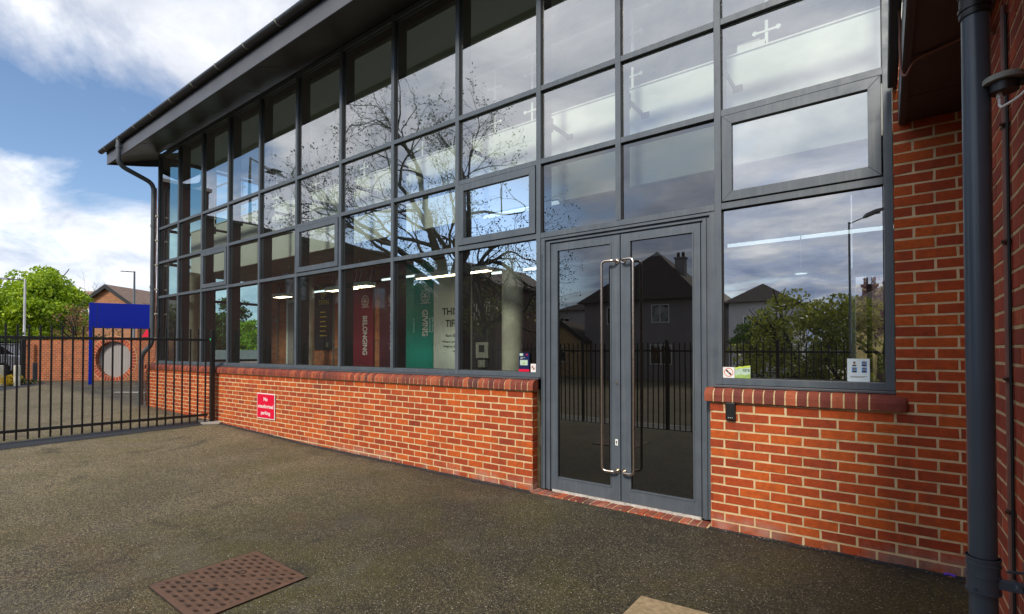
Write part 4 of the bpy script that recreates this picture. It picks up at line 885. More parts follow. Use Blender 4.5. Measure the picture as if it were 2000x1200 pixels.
# ------------------------------------------------------------------ street signs, walls, lamps in the left distance
# brick wall with the round opening
t = thing('garden_wall', 'red brick wall with a large round opening behind the blue signboard', 'wall', tuple((M_b+M_e)/2*Vector((1, 1, 0)).x if False else ((M_b.x+M_e.x)/2, (M_b.y+M_e.y)/2, .3)))
u = (M_e-M_b); u.z = 0; u.normalize(); M_e2 = M_e+u*2.2; Lw = (M_e2-M_b).length; nrm = Vector((u.y, -u.x, 0))
zc, rc = CZ+(685-702)*19/F, .68; uc = (at(222, 700, 19)-M_b).dot(u); z0w, z1w = .28, 1.87; n = 48
def WP(uu, z, dep): q = M_b+u*uu-nrm*dep; return (q.x, q.y, z)
m = MB(); per = []
for k in range(n):
    a = 2*math.pi*k/n+math.pi/4; ca, sa = math.cos(a), math.sin(a); per.append((uc+rc*ca, zc+rc*sa))
half = 1.0
def sqp(a):
    ca, sa = math.cos(a), math.sin(a); cands = []
    if ca > 1e-9: cands.append((uc+.85-uc)/ca)
    if ca < -1e-9: cands.append(-.85/ca)
    if sa > 1e-9: cands.append((z1w-zc)/sa)
    if sa < -1e-9: cands.append((z0w-zc)/sa)
    r = min(cands); return (uc+r*ca, zc+r*sa)
for k in range(n):
    a0, a1 = 2*math.pi*k/n, 2*math.pi*(k+1)/n
    i0, i1 = (uc+rc*math.cos(a0), zc+rc*math.sin(a0)), (uc+rc*math.cos(a1), zc+rc*math.sin(a1)); o0, o1 = sqp(a0), sqp(a1)
    m.face([WP(*i0, 0), WP(*o0, 0), WP(*o1, 0), WP(*i1, 0)]); m.face([WP(*i0, 0), WP(*i1, 0), WP(*i1, .23), WP(*i0, .23)])
m.face([WP(0, z0w, 0), WP(uc-.85, z0w, 0), WP(uc-.85, z1w, 0), WP(0, z1w, 0)]); m.face([WP(uc+.85, z0w, 0), WP(Lw, z0w, 0), WP(Lw, z1w, 0), WP(uc+.85, z1w, 0)])
for cx_ in ((uc+.85, z0w), (uc+.85, z1w), (uc-.85, z0w), (uc-.85, z1w)): pass
m.face([WP(0, z1w, 0), WP(Lw, z1w, 0), WP(Lw, z1w, .24), WP(0, z1w, .24)]); m.face([WP(0, z0w, 0), WP(0, z1w, 0), WP(0, z1w, .24), WP(0, z0w, .24)])
# fill the four corners of the square that the radial fan cannot reach
for sx_, sz_ in ((1, 1), (-1, 1), (-1, -1), (1, -1)):
    c_ = (uc+.85*sx_, z1w if sz_ > 0 else z0w); best = None
    aa = math.atan2(c_[1]-zc, c_[0]-uc); k0 = math.floor(aa/(2*math.pi/n)); p0_, p1_ = sqp(2*math.pi*k0/n), sqp(2*math.pi*(k0+1)/n); m.face([WP(*p0_, 0), WP(*c_, 0), WP(*p1_, 0)])
m.build('brickwork', 'brick_garden', t)
vr = MB()
for k in range(44):
    a0 = 2*math.pi*k/44; a1 = a0+2*math.pi/44*.84
    vr.prism([WP(uc+r*math.cos(a), zc+r*math.sin(a), -.012) for r, a in ((rc+.005, a0), (rc+.19, a0), (rc+.19, a1), (rc+.005, a1))], (0, 0, 0), tuple(-nrm*.02), random.random())
vr.build('brick_ring', 'brick_wing', t)
vr = MB()
for k in range(60):
    a0, a1 = 2*math.pi*k/60, 2*math.pi*(k+1)/60
    vr.face([WP(uc+r*math.cos(a), zc+r*math.sin(a), -.006) for r, a in ((rc, a0), (rc+.205, a0), (rc+.205, a1), (rc, a1))])
vr.build('ring_mortar', 'mortar', t)
sh = MB(); k = 0; x = uc-.75
while x < uc+.75:
    sh.prism([WP(x, z0w, .17), WP(x+.045, z0w, .16), WP(x+.09, z0w, .17), WP(x+.09, z0w, .19), WP(x, z0w, .19)], (0, 0, 0), (0, 0, z1w-z0w-.02)); x += .092
sh.build('ribbed_panel', 'roller', t)
# blue signboard
a, b_ = Vector((-21.59, .69, 0)), Vector((-20.6, 2.62, 0)); uu = (b_-a).normalized(); wn = Vector((uu.y, -uu.x, 0)); Ls = 1.8
t = thing('blue_signboard', 'large plain dark blue signboard on a single blue post', 'sign', (a.x, a.y, .35))
def SP(s, z, dp_): q = a+uu*s+wn*dp_; return (q.x, q.y, z)
MB().prism([SP(0, .3, 0), SP(.10, .3, 0), SP(.10, .3, -.10), SP(0, .3, -.10)], (0, 0, 0), (0, 0, 2.80)).build('post', 'blue', t, bevel=.006)
MB().prism([SP(.102, 2.235, .012), SP(Ls, 2.235, .012), SP(Ls, 2.235, -.05), SP(.102, 2.235, -.05)], (0, 0, 0), (0, 0, .86)).build('board', 'blue', t, bevel=.006)
MB().prism([SP(.22, 2.24, .0135), SP(.235, 2.24, .0135), SP(.235, 2.24, .011), SP(.22, 2.24, .011)], (0, 0, 0), (0, 0, .85)).build('panel_seam', 'navy_print', t)
def lamp(p, top, label, hd, arm=1.0, colr='pipe_grey', tilt=.1, r=.06, rat=1.0):
    t = thing('street_lamp', label, 'street lamp', tuple(p), 'street lamps'); z = p.z if hasattr(p, 'z') else p[2]; x, y = p[0], p[1]; hd = Vector((hd[0], hd[1], 0)).normalized()
    MB().tube([(x, y, z), (x, y, z+(top-z)*.22), (x, y, z+(top-z)*.23), (x, y, top)], [r*1.5, r*1.5, r, r*.7], 12).build('pole', colr, t, smooth=True)
    e = Vector((x, y, top-.05)); f = e+hd*arm+Vector((0, 0, tilt*arm)); MB().tube([e, f], r*.45, 8).build('arm', 'black', t)
    sd = Vector((-hd.y, hd.x, 0)); L_ = .62*rat; W_ = .15*rat
    m = MB(); up = Vector((0, 0, 1)); prof = [(-.05, .3, .03), (.1, .9, .06), (.55, 1, .06), (1, .35, .02)]; rg = []
    for s_, wd, th in prof:
        c_ = f+hd*(L_*s_)+up*(tilt*L_*s_); rg.append([c_+sd*W_*wd-up*.02, c_+sd*W_*wd*.8+up*th, c_-sd*W_*wd*.8+up*th, c_-sd*W_*wd-up*.02])
    for q0, q1 in zip(rg, rg[1:]):
        for i in range(4): m.face([q0[i], q0[(i+1) % 4], q1[(i+1) % 4], q1[i]])
    m.face(rg[0]); m.face(rg[-1][::-1]); ho = m.build('lamp_head', 'fascia', t)
    m = MB(); c_ = f+hd*L_*.45+up*(tilt*L_*.45-.022); m.face([c_+sd*W_*.7+hd*.18*rat, c_+sd*W_*.7-hd*.18*rat, c_-sd*W_*.7-hd*.18*rat, c_-sd*W_*.7+hd*.18*rat]); m.build('lens', 'plastic_grey', ho); return t
LR = Vector((-math.cos(YAW), -math.sin(YAW), 0))
p = at(47, 700, 26); p.z = .35; lamp(p, at(48, 545, 26).z, 'pale grey street lamp in front of the bright green tree', LR, .75, 'render_white', .05)
p = at(261, 700, 42); p.z = .35; lamp(p, at(261, 530, 42).z, 'dark topped street lamp rising behind the blue signboard', LR, .55, 'pipe_grey', .05, .10)

def gable_house(cen, wdir, w, dpt, ze, zr, wallm, roofm, label, zg=.3, over=.3, windows=(), name='brick_house', hip=False, chim=None, cat='house'):
    """cen: middle of the front at ground; wdir: unit vector along the front; the ridge runs front to back for a gable, hip when hip"""
    t = thing(name, label, cat, (cen[0], cen[1], zg)); u_ = Vector((wdir[0], wdir[1], 0)).normalized(); n_ = Vector((-u_.y, u_.x, 0)); c0 = Vector((cen[0], cen[1], 0))
    P = lambda a_, b2, z: tuple(c0+u_*a_+n_*b2+Vector((0, 0, z)))
    m = MB()
    if hip:
        m.prism([P(-w/2, 0, zg), P(w/2, 0, zg), P(w/2, dpt, zg), P(-w/2, dpt, zg)], (0, 0, 0), (0, 0, ze-zg))
    else:
        m.prism([P(-w/2, 0, zg), P(w/2, 0, zg), P(w/2, 0, ze), P(0, 0, zr-.1), P(-w/2, 0, ze)], (0, 0, 0), tuple(n_*dpt))
    m.build('wall', wallm, t)
    o_ = over; m = MB()
    if hip:
        rl = min(w, dpt)/2; e = [P(-w/2-o_, -o_, ze-.1), P(w/2+o_, -o_, ze-.1), P(w/2+o_, dpt+o_, ze-.1), P(-w/2-o_, dpt+o_, ze-.1)]
        if w > dpt+.5: r0, r1 = P(-w/2+rl, dpt/2, zr), P(w/2-rl, dpt/2, zr); m.face([e[0], e[1], r1, r0]); m.face([e[1], e[2], r1]); m.face([e[2], e[3], r0, r1]); m.face([e[3], e[0], r0])
        else:
            r0 = P(0, rl, zr); r1 = P(0, max(dpt-rl, rl+.01), zr); m.face([e[0], e[1], r0]); m.face([e[1], e[2], r1, r0]); m.face([e[2], e[3], r1]); m.face([e[3], e[0], r0, r1])
        m.face([e[3], e[2], e[1], e[0]])
    else:
        k_ = (zr-ze)/(w/2)
        for s_ in (-1, 1):
            m.prism([P(0, -o_, zr), P(s_*(w/2+o_), -o_, ze-k_*o_), P(s_*(w/2+o_), -o_, ze-k_*o_+.14), P(0, -o_, zr+.14)], (0, 0, 0), tuple(n_*(dpt+2*o_)))
    ro_ = m.build('roof', roofm, t)
    if not hip:
        m = MB(); k_ = (zr-ze)/(w/2)
        for s_ in (-1, 1): m.prism([P(0, -o_-.04, zr-.22), P(s_*(w/2+o_), -o_-.04, ze-k_*o_-.22), P(s_*(w/2+o_), -o_-.04, ze-k_*o_+.15), P(0, -o_-.04, zr+.15)], (0, 0, 0), tuple(n_*.035))
        m.build('barge_board', 'black', t)
    if chim:
        for a_, b2, zc0, zc1 in chim:
            m = MB(); m.prism([P(a_-.35, b2-.3, zc0), P(a_+.35, b2-.3, zc0), P(a_+.35, b2+.3, zc0), P(a_-.35, b2+.3, zc0)], (0, 0, 0), (0, 0, zc1-zc0-.1)); m.prism([P(a_-.42, b2-.37, zc1-.1), P(a_+.42, b2-.37, zc1-.1), P(a_+.42, b2+.37, zc1-.1), P(a_-.42, b2+.37, zc1-.1)], (0, 0, 0), (0, 0, .1)); co2 = m.build('chimney', wallm if wallm != 'render_white' else 'brick_dark', ro_)
            m = MB(); [m.tube([P(a_+q_, b2, zc1), P(a_+q_, b2, zc1+.4)], .11, 10) for q_ in (-.18, .18)]; m.build('chimney_pot', 'brick_dark', t)
    for (a_, z0, ww, hh) in windows:
        m = MB(); q_ = .07
        for (x0, x1, y0, y1) in ((-ww/2, ww/2, 0, q_), (-ww/2, ww/2, hh-q_, hh), (-ww/2, -ww/2+q_, q_, hh-q_), (ww/2-q_, ww/2, q_, hh-q_), (-q_/2, q_/2, q_, hh-q_)):
            m.prism([P(a_+x0, -.05, z0+y0), P(a_+x1, -.05, z0+y0), P(a_+x1, -.05, z0+y1), P(a_+x0, -.05, z0+y1)], (0, 0, 0), tuple(n_*.04))
        wo_ = m.build('window', 'whitep', t); m = MB(); m.face([P(a_-ww/2, -.02, z0), P(a_+ww/2, -.02, z0), P(a_+ww/2, -.02, z0+hh), P(a_-ww/2, -.02, z0+hh)]); m.build('pane', 'glass_win', wo_)
    return t
CU = Vector((math.cos(YAW), math.sin(YAW), 0))
g0 = at(209, 700, 45)
gable_house((g0.x, g0.y), CU, 5.4, 9, CZ+(685-601)*45/F, CZ+(685-559)*45/F, 'brick_house', 'tile_brown', 'buff brick gabled house behind the blue signboard', windows=[(-1.95, CZ+(685-617)*45/F, .7, .62)], name='gabled_house')
# long tiled ranges either side
def range_house(pxl, pxr, d, ytop, ye, label, m='brick_house'):
    l, r_ = at(pxl, 700, d), at(pxr, 700, d); u_ = (r_-l); u_.z = 0; w_ = u_.length; u_.normalize(); n_ = Vector((-u_.y, u_.x, 0)); ze, zr = CZ+(685-ye)*d/F, CZ+(685-ytop)*d/F
    t = thing('terraced_house', label, 'house', (l.x, l.y, .3)); l.z = 0
    P = lambda a_, b2, z: tuple(l+u_*a_+n_*b2+Vector((0, 0, z)))
    MB().prism([P(0, 0, .3), P(0, 0, ze), P(0, 4, zr-.1), P(0, 8, ze), P(0, 8, .3)], (0, 0, 0), tuple(u_*w_)).build('wall', m, t)
    MB().prism([P(-.2, -.4, ze-.25), P(-.2, 4, zr), P(-.2, 8.4, ze-.25), P(-.2, 8.4, ze-.1), P(-.2, 4, zr+.12), P(-.2, -.4, ze-.1)], (0, 0, 0), tuple(u_*(w_+.4))).build('roof', 'tile_brown', t)
range_house(-60, 212, 50, 562, 612, 'long brown tiled house roof behind the green tree')
range_house(238, 291, 50, 584, 606, 'low brown tiled house end right of the gable')

# ------------------------------------------------------------------ trees
def leaves(mb, c, r, n, s, sq=1.0, shade=None):
    for _ in range(n):
        while True:
            v = Vector((random.uniform(-1, 1), random.uniform(-1, 1), random.uniform(-1, 1)))
            if v.length <= 1: break
        v = v.normalized()*(v.length**.6); q = Vector(c)+Vector((v.x*r, v.y*r, v.z*r*sq))
        a_ = Vector((random.gauss(0, 1), random.gauss(0, 1), random.gauss(0, .7))).normalized(); b2 = a_.orthogonal().normalized(); b2 = Matrix.Rotation(random.random()*6.28, 3, a_) @ b2; c2 = a_.cross(b2); k = s*random.uniform(.55, 1.25)
        mb.face([q-b2*k, q-c2*k*.55, q+b2*k, q+c2*k*.55], random.random())
def limbs(mb, p, d, ln, r, depth, tips, spread=.55, twist=.3, nseg=4, sides=6, up=.15, kids=(2, 3), shrink=.72):
    pts = [Vector(p)]; rr = [r]; dd = Vector(d).normalized()
    for k in range(nseg):
        dd = (dd+Vector((random.gauss(0, twist), random.gauss(0, twist), random.gauss(0, twist)+up))*.35).normalized(); pts.append(pts[-1]+dd*ln/nseg); rr.append(r*(1-.38*(k+1)/nseg))
    mb.tube(pts, rr, max(3, sides), cap=False)
    if depth == 0: tips.append(pts[-1]); tips.append(pts[2]); return
    for k in range(random.randint(*kids)):
        i = random.choice([nseg, nseg, nseg-1, nseg-2]) if k else nseg
        nd = (dd+Vector((random.gauss(0, spread), random.gauss(0, spread), random.gauss(0, spread*.7)))).normalized()
        limbs(mb, pts[i], nd, ln*random.uniform(shrink-.12, shrink+.1), rr[i]*(.90 if k == 0 else .74), depth-1, tips, spread, twist*1.1, 3 if depth < 3 else nseg, sides-1, up, kids, shrink)
def crown_tree(name, base, top, rad, label, leafm, nclump=90, per=150, ls=.22, barkm='bark', crown_lo=.3, cat='tree', sq=1, clump=.28, group=None, skirt=False):
    base = Vector(base); H = top-base.z; t = thing(name, label, cat, tuple(base), group); tr_ = MB(); tips = []
    limbs(tr_, base, (0, 0, 1), H*.38, rad*.075, 3, tips, .6, .12, 4, 8, .2, (2, 4), .75); tr_.build('trunk', barkm, t)
    lf_ = MB(); zc_ = base.z+H*(crown_lo+1)/2; rz = H*(1-crown_lo)/2
    for k in range(nclump):
        v = Vector((random.gauss(0, 1), random.gauss(0, 1), random.gauss(0, 1))).normalized(); f_ = random.uniform(.35, .92); taper = 1-.35*max(0, v.z)*f_
        c_ = Vector((base.x+v.x*rad*f_*taper, base.y+v.y*rad*f_*taper, zc_+v.z*rz*f_)); r_ = rad*clump*random.uniform(.55, 1.15)
        leaves(lf_, c_, r_, per, ls, .62)
    lf_.build('crown', leafm, t); return t
p = at(74, 690, 34); p.z = .3; crown_tree('broadleaf_tree', p, CZ+(685-516)*34/F, 3.1, 'large bright green tree left of the blue signboard', 'leaf_bright', 150, 170, .12, crown_lo=.06)
p = at(8, 690, 36); p.z = .3; crown_tree('broadleaf_tree', p, CZ+(685-588)*36/F, 2.0, 'lower bright green tree cut by the left edge of the view', 'leaf_bright', 60, 150, .12, crown_lo=.05)
p = at(150, 690, 31); p.z = .3; crown_tree('flowering_tree', p, CZ+(685-584)*31/F, 1.25, 'twiggy russet leaved tree between the green tree and blue sign', 'leaf_russet', 45, 34, .07, crown_lo=.1)
def shrub(px, d, w_, ztop, m, label, name='shrub', n=14, per=90, ls=.06, zg=.3):
    p = at(px, 690, d); t = thing(name, label, 'shrub', (p.x, p.y, zg)); lf_ = MB(); st = MB()
    for k in range(n):
        a_ = random.uniform(-1, 1); c_ = Vector((p.x, p.y, 0))+CU*a_*w_/2; hh = zg+(ztop-zg)*random.uniform(.35, .9)*(1-.3*a_*a_); st.tube([(c_.x, c_.y, zg), (c_.x+random.uniform(-.1, .1), c_.y, hh)], .012, 4, cap=False)
        leaves(lf_, (c_.x, c_.y+random.uniform(-.3, .3), hh), w_*.16, per, ls, .8)
    st.build('stems', 'bark', t); lf_.build('foliage', m, t); return t
shrub(118, 24, 1.2, 2.35, 'leaf_gold', 'yellow flowering shrub behind the wall left of the blue post', 'forsythia_bush', 16, 60, .045)
shrub(150, 24.5, 1.6, 2.4, 'leaf_gold', 'yellow flowering shrub behind the wall at the blue post', 'forsythia_bush', 16, 60, .045)
shrub(215, 25, 3.0, 2.45, 'leaf_olive', 'mixed olive shrub seen under the blue signboard', 'shrub', 26, 110, .05)
shrub(30, 24, 3.2, 2.5, 'leaf_mid', 'dark green hedge behind the far black railings', 'hedge', 26, 120, .06)
shrub(12, 16.8, .9, .62, 'leaf_gold', 'low yellow green plants at the foot of the far railings', 'border_plants', 10, 60, .03, .3)
shrub(42, 17.2, .8, .55, 'leaf_olive', 'low green plants beside the stone bollard', 'border_plants', 10, 60, .03, .3)
for px, d, hh, ztop_, label in ((185, 60, 4.0, 552, 'bare winter tree rising behind the house roof ridge'), (246, 58, 4.0, 560, 'bare winter tree right of the gable')):
    p = at(px, 700, d); t = thing('bare_tree', label, 'tree', (p.x, p.y, .3), 'bare trees behind the houses'); tr_ = MB(); tips = []
    zt_ = CZ+(685-ztop_)*d/F; limbs(tr_, (p.x, p.y, .3), (0, 0, 1), (zt_-.3)*.45, .14, 5, tips, .5, .2, 4, 5, .2, (2, 3), .62); tr_.build('trunk_and_twigs', 'bark', t)
# far railings, bollards, bin post at the far left
a_, b2 = at(-60, 700, 19.5), at(43, 700, 18.8)
railing('railing_fence', (a_.x, a_.y), (b2.x, b2.y), 1.78, .5, 'far black spiked railings left of the brick wall', posts=[(1.2, 1.95)], sp=.13, zg=.35)
p = at(46, 700, 18.7); t = MB().box(p.x-.06, p.x+.06, p.y-.06, p.y+.06, .3, 1.9, ); tag(t.build('gate_post', 'black', org=(p.x, p.y, .3), bevel=.005), 'thick black square gate post at the left end of the round opening wall', 'post')
for px, lab in ((34, 'weathered stone bollard in front of the far railings'), (1, 'stone bollard at the very left edge of the view')):
    p = at(px, 700, 16.8); m = MB().box(p.x-.075, p.x+.075, p.y-.075, p.y+.075, .28, .98); tag(m.build('bollard', 'concrete', org=(p.x, p.y, .3), bevel=.02), lab, 'bollard', 'bollards')
p = at(69, 700, 18.2); m = MB().box(p.x-.06, p.x+.06, p.y-.06, p.y+.06, .3, 1.02); tag(m.build('bollard', 'frame_dark', org=(p.x, p.y, .3), bevel=.01), 'dark grey metal bollard against the brick wall', 'bollard', 'bollards')
sheet_pts = [at(0, 775, 16), at(80, 750, 17.5)]
m = MB(); q0, q1, q2, q3 = at(-40, 700, 14.2), at(82, 700, 17.0), at(90, 700, 18.4), at(-60, 700, 15.8)
m.face([Q(v.x, v.y, .006) for v in (q0, q1, q2, q3)]); tag(m.build('tarmac_strip', 'tarmac_new'), kind='structure')
dr = at(258, 792, 14.5); m = MB().box(dr.x-.5, dr.x+.45, dr.y-.06, dr.y+.06, h(dr.x, dr.y)-.02, h(dr.x, dr.y)+.012, rot=Matrix.Rotation(YAW, 3, 'Z')); tag(m.build('drain_grating', 'threshold', org=(dr.x, dr.y, h(dr.x, dr.y))), 'short pale drain channel in the asphalt beyond the gate', 'drain')
# give-way sign
p = at(286, 657, 30); t = thing('warning_sign', 'small red and white triangular road sign beyond the wall', 'road sign', (p.x, p.y, .3))
m = MB(); m.prism([tuple(p-CU*.28+Vector((0, 0, -.05))), tuple(p+CU*.28+Vector((0, 0, -.05))), tuple(p+Vector((0, 0, .42)))], (0, 0, 0), (0, .03, 0)); m.build('red_triangle', 'red', t); MB().tube([(p.x, p.y+.05, .3), (p.x, p.y+.05, p.z+.3)], .03, 8).build('post', 'pipe_grey', t)

# ------------------------------------------------------------------ cars
M['car_navy'] = pm('navy_car_paint', (.03, .035, .10), .22, .3, .05, 2); M['car_white'] = pm('white_car_paint', (.7, .7, .72), .25, 0, .03, 2); M['car_grey'] = pm('grey_car_paint', (.12, .12, .14), .22, .4, .05, 2)
def car(loc, yaw, paint, label):
    t = thing('parked_car', label, 'car', loc, 'parked cars'); o0 = Vector(loc); ro_ = Matrix.Rotation(yaw, 3, 'Z'); T = lambda x, y, z: tuple(o0+ro_ @ Vector((x, y, z)))
    body = [(-2.1, .28), (-2.15, .62), (-2.05, .88), (-1.2, .96), (1.55, .98), (2.02, .90), (2.1, .55), (2.05, .28)]
    m = MB()
    def loft(prof, ws):
        n_ = len(prof); rings_ = []
        for wy, sc in ws:
            b0 = len(m.v); cx_ = sum(q[0] for q in prof)/n_
            for x, z in prof: m.v.append(T(cx_+(x-cx_)*sc, wy, z if sc == 1 else z-.02))
            rings_.append(b0)
        for r0, r1 in zip(rings_, rings_[1:]):
            for i in range(n_): m.f.append((r0+i, r0+(i+1) % n_, r1+(i+1) % n_, r1+i)); m.c.append(.5)
        m.f.append(tuple(range(rings_[0], rings_[0]+n_))[::-1]); m.c.append(.5); m.f.append(tuple(range(rings_[-1], rings_[-1]+n_))); m.c.append(.5)
    loft(body, [(-.86, .97), (-.80, 1), (.80, 1), (.86, .97)]); m.build('body', paint, t, smooth=True, bevel=.02)
    m = MB(); cab = [(-1.25, .97), (-.65, 1.40), (.85, 1.43), (1.75, .97)]
    for s0, s1 in ((-1, 1),):
        A = [T(x, -.78 if z < 1 else -.60, z) for x, z in cab]; Bq = [T(x, .78 if z < 1 else .60, z) for x, z in cab]
        for i in range(3): m.face([A[i], A[i+1], Bq[i+1], Bq[i]])
        m.face(A[::-1]); m.face(Bq)
    m.build('window', 'glass_win', t)
    m = MB(); m.prism([T(-.68, -.61, 1.405), T(.88, -.61, 1.435), T(.88, .61, 1.435), T(-.68, .61, 1.405)], (0, 0, 0), (0, 0, .03)); m.build('car_roof', paint, t, bevel=.01)
    for x in (-1.35, 1.35):
        for y in (-.80, .80):
            w1 = MB().tube([T(x, y-.09, .31), T(x, y+.09, .31)], .31, 24).build('wheel', 'rubber', t, smooth=True); MB().tube([T(x, y-.095, .31), T(x, y+.095, .31)], .19, 14).build('rim', 'pipe_grey', w1)
    for y in (-.6, .6): m = MB(); m.prism([T(-2.14, y-.16, .64), T(-2.14, y+.16, .64), T(-2.08, y+.16, .76), T(-2.08, y-.16, .76)], (0, 0, 0), tuple(ro_ @ Vector((.05, 0, 0)))); m.build('headlight', 'whitep', t)
    return t
car((-3.0, -15.0, -.65), .0, 'car_navy', 'dark blue parked car reflected in the right window')
car((-24.5, -13.5, -.65), .05, 'car_grey', 'grey parked car across the road on the far left')
p = at(-10, 700, 23); car((p.x, p.y, .32), .6, 'car_white', 'white parked car behind the far railings')

# ------------------------------------------------------------------ across the street, seen reflected in the glass
def mirhouse(pxl, pxr, Yv, ze, zr, dpt, *a_, **k_): pass
gable_house((-14.0, -30), (-1, 0), 8.6, 9, 5.15, 9.3, 'render_grey', 'tile_dark', 'grey rendered house with hipped dark roof reflected in the doors', zg=-.65, hip=True, over=.45, windows=[(-1.7, 3.4, 1.35, 1.3), (1.9, 3.4, 1.2, 1.3), (-1.7, .5, 1.6, 1.4)], chim=[(-2.3, 3.0, 5.6, 8.4)], name='hipped_house')
gable_house((-6.9, -32), (-1, 0), 3.6, 8, 4.9, 6.2, 'render_white', 'tile_dark', 'white rendered house with low roof reflected left in the right window', zg=-.65, hip=True, over=.35, windows=[(.4, 2.8, 1.0, 1.1)], name='rendered_house')
gable_house((-31.3, -24.5), (-1, 0), 5.6, 7, 5.3, 7.0, 'brick_dark', 'tile_dark', 'dark brick house with steep gable reflected behind the teal banner', zg=-.65, over=.3, windows=[(-1.2, 3.0, .7, 1.2), (1.0, 3.0, .7, 1.2)], name='brick_house')
gable_house((-22.6, -38), (-1, 0), 5.2, 7, 5.4, 6.6, 'render_white', 'tile_dark', 'white rendered house behind the grey one reflected in the left door', zg=-.65, hip=True, over=.3, windows=[(-1, 3.6, 1.1, 1.0), (2, 3.6, 1.1, 1.0)], name='rendered_house')
gable_house((-19.6, -29), (-1, .12), 3.6, 5, 2.2, 3.6, 'brick_yellow', 'tile_dark', 'low yellow brick outbuilding reflected in the left door', zg=-.65, over=.2, windows=[(.2, .6, .8, .8)], name='outbuilding')
gable_house((-25.1, -24.0), (-1, 0), 5.4, 7, 6.2, 7.9, 'brick_dark', 'tile_dark', 'dark brick house with white window surrounds reflected left of the doors', zg=-.65, over=.35, windows=[(-1.9, 3.6, .55, 1.3), (-.9, 3.6, .55, 1.3)], name='brick_house')
gable_house((-.2, -27), (-1, 0), 3.2, 7, 4.0, 5.0, 'brick_dark', 'tile_dark', 'dark brick house with tall chimneys reflected at the right window edge', zg=-.65, hip=True, over=.3, chim=[(.6, 2.5, 3.6, 5.2), (-.4, 2.5, 3.6, 5.3)], name='brick_house')
t = thing('school_block', 'long dark brick school block with white coping reflected in the far left panes', 'building', (-28, -11, 0))
MB().box(-34, -26.0, -19, -6.2, -.65, 7.75).build('wall', 'brick_dark', t); MB().box(-34.1, -25.8, -19.1, -6.1, 7.751, 7.88).build('roof', 'tile_dark', t)
MB().box(-34, -26.0, -6.19, -4.3, -.65, 9.05).build('stair_tower', 'brick_dark', t); MB().box(-34.1, -25.9, -6.3, -4.2, 9.052, 9.2).build('coping', 'kerb', t)
for y in (-17, -14, -11):
    m = MB(); m.box(-25.99, -25.95, y, y+1.0, 4.2, 5.6); wo_ = m.build('window', 'frame', t); MB().box(-25.945, -25.94, y+.08, y+.92, 4.28, 5.52).build('pane', 'glass_win', wo_)
# the big street tree, nearly bare, reflected across the middle of the facade
def big_tree(x, y, zg, H, r, label, seed, leafy=.5, spread=.46, lean=(0, 0)):
    random.seed(seed); t = thing('street_tree', label, 'tree', (x, y, zg), 'street trees'); tr_ = MB(); tips = []
    top = Vector((x+lean[0], y+lean[1], zg+H*.36)); tr_.tube([(x, y, zg), (x, y, zg+H*.1), (x+lean[0]*.5, y, zg+H*.25), top], [r*1.25, r, r*.92, r*.85], 12, cap=False)
    for k in range(7):
        a_ = 2*math.pi*k/7+random.uniform(-.3, .3); d_ = Vector((math.cos(a_)*random.uniform(.45, .95), math.sin(a_)*random.uniform(.3, .8), 1))
        limbs(tr_, top-Vector((0, 0, random.uniform(0, H*.06))), d_, H*.20, r*random.uniform(.48, .68), 7 if r > .2 else 4, tips, spread, .45, 4, 7, .03, (2, 3), .735)
    tr_.build('trunk', 'bark', t); lf_ = MB(); bd = MB()
    for q_ in tips:
        if random.random() < leafy: leaves(bd, q_, .17, 3, .050)
    bd.build('buds', 'leaf_dark', t)
    # young leaves thick on the low shoots
    for k in range(34):
        a_ = random.uniform(0, 6.28); rr = random.uniform(.6, 3.2); leaves(lf_, (x-.5+rr*math.cos(a_), y+rr*math.sin(a_), zg+H*random.uniform(.30, .42)), .5, 60, .055)
    lf_.build('young_leaves', 'leaf_olive', t); return t
big_tree(-16.1, -12.0, -.6, 14.2, .38, 'tall bare branched street tree reflected across the middle panes', 11, .28, .42)
big_tree(-12.6, -10.8, -.6, 9.5, .13, 'thin street tree reflected in the pane left of the doors', 5, .7, .5)
random.seed(21)
p0 = Vector((-7, -16, -.65))
for (x, y, w_, ht, m_, lab) in ((-2.3, -13.8, 2.1, 3.5, 'leaf_yg', 'dense olive green street tree reflected in the right window'), (-.9, -13.2, 1.5, 3.25, 'leaf_yg', 'small olive tree at the right of the right window reflection'), (-4.4, -20.0, 1.5, 3.6, 'leaf_mid', 'thin leafed tree reflected before the white house')):
    crown_tree('street_tree', (x, y, -.65), ht, w_, lab, m_, 60, 130, .06, crown_lo=.12)
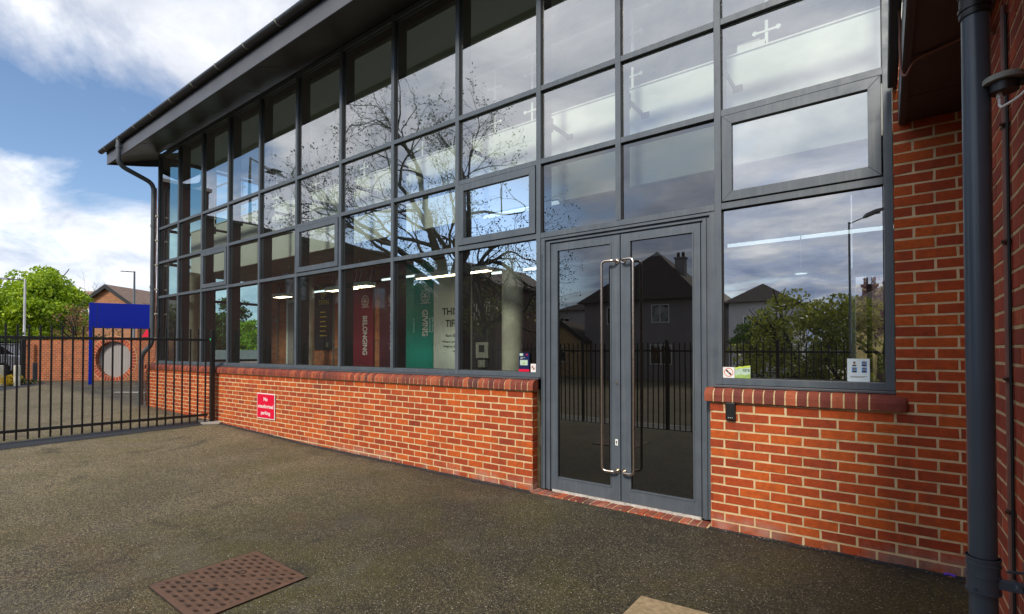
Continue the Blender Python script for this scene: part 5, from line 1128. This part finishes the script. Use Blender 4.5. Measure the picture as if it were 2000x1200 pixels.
for (x, y, top_, lab, hd) in ((-.83, -12, 5.03, 'street lamp reflected in the right window', (1, .1)), (-34.3, -12, 14.5, 'tall street lamp reflected in the far upper panes', (1, 0))):
    lamp(Vector((x, y, -.65)), top_, lab, hd, .35 if x > -5 else 2.6, 'pipe_grey', .35 if x > -5 else -.5, .035 if x > -5 else .12, .8 if x > -5 else 3.2)

# ------------------------------------------------------------------ seen through the glass: behind the building
random.seed(33)
for px, d, top_, rad, m_, lab in ((345, 34, 590, 1.9, 'leaf_olive', 'olive tree seen through the first glazed bay'), (400, 30, 600, 1.6, 'leaf_mid', 'green tree seen through the second glazed bay'), (455, 33, 575, 1.9, 'leaf_mid', 'pale green tree seen through the fourth glazed bay'), (492, 28, 625, 1.4, 'leaf_bright', 'bright low tree seen through the glass left of the brick wall')):
    p = at(px, 700, d); p.z = .2; crown_tree('garden_tree', p, CZ+(685-top_)*d/F, rad, lab, m_, 60, 90, .10, crown_lo=.02)
l, r_ = at(300, 700, 24), at(520, 700, 24); m = MB(); uv = (r_-l); uv.z = 0
m.prism([(l.x, l.y, .1), (r_.x, r_.y, .1), (r_.x, r_.y, 1.5), (l.x, l.y, 1.5)], (0, 0, 0), (-.1, .1, 0)); tag(m.build('boundary_wall', 'render_grey', org=(l.x, l.y, .1)), 'low grey boundary wall seen through the far glazed bays', 'wall')
m = MB().box(-1.2, 2.5, 2.7, 16, -.06, .5*0+.05); tag(m.build('lawn', 'grass'), kind='structure')
m = MB().box(-2.5, 4.5, 15.2, 15.6, 0, 3.6); tag(m.build('yellow_wall', 'brick_yellow', org=(0, 15.4, 0)), 'yellow brick wall seen through the far glass door', 'wall')
crown_tree('blossom_tree', (-.1, 11.5, 0), 3.6, 1.3, 'pink blossom tree seen through the far glass door', 'leaf_pink', 50, 120, .05, crown_lo=.42, cat='tree')
t = thing('shrub', 'round green bush on the lawn beyond the far glass door', 'shrub', (.1, 7.5, 0)); lf_ = MB()
for k in range(20): leaves(lf_, (random.uniform(-.7, .9), 7.5+random.uniform(-.5, .5), random.uniform(.25, 1.0)), .3, 110, .035)
lf_.build('foliage', 'leaf_bright', t)
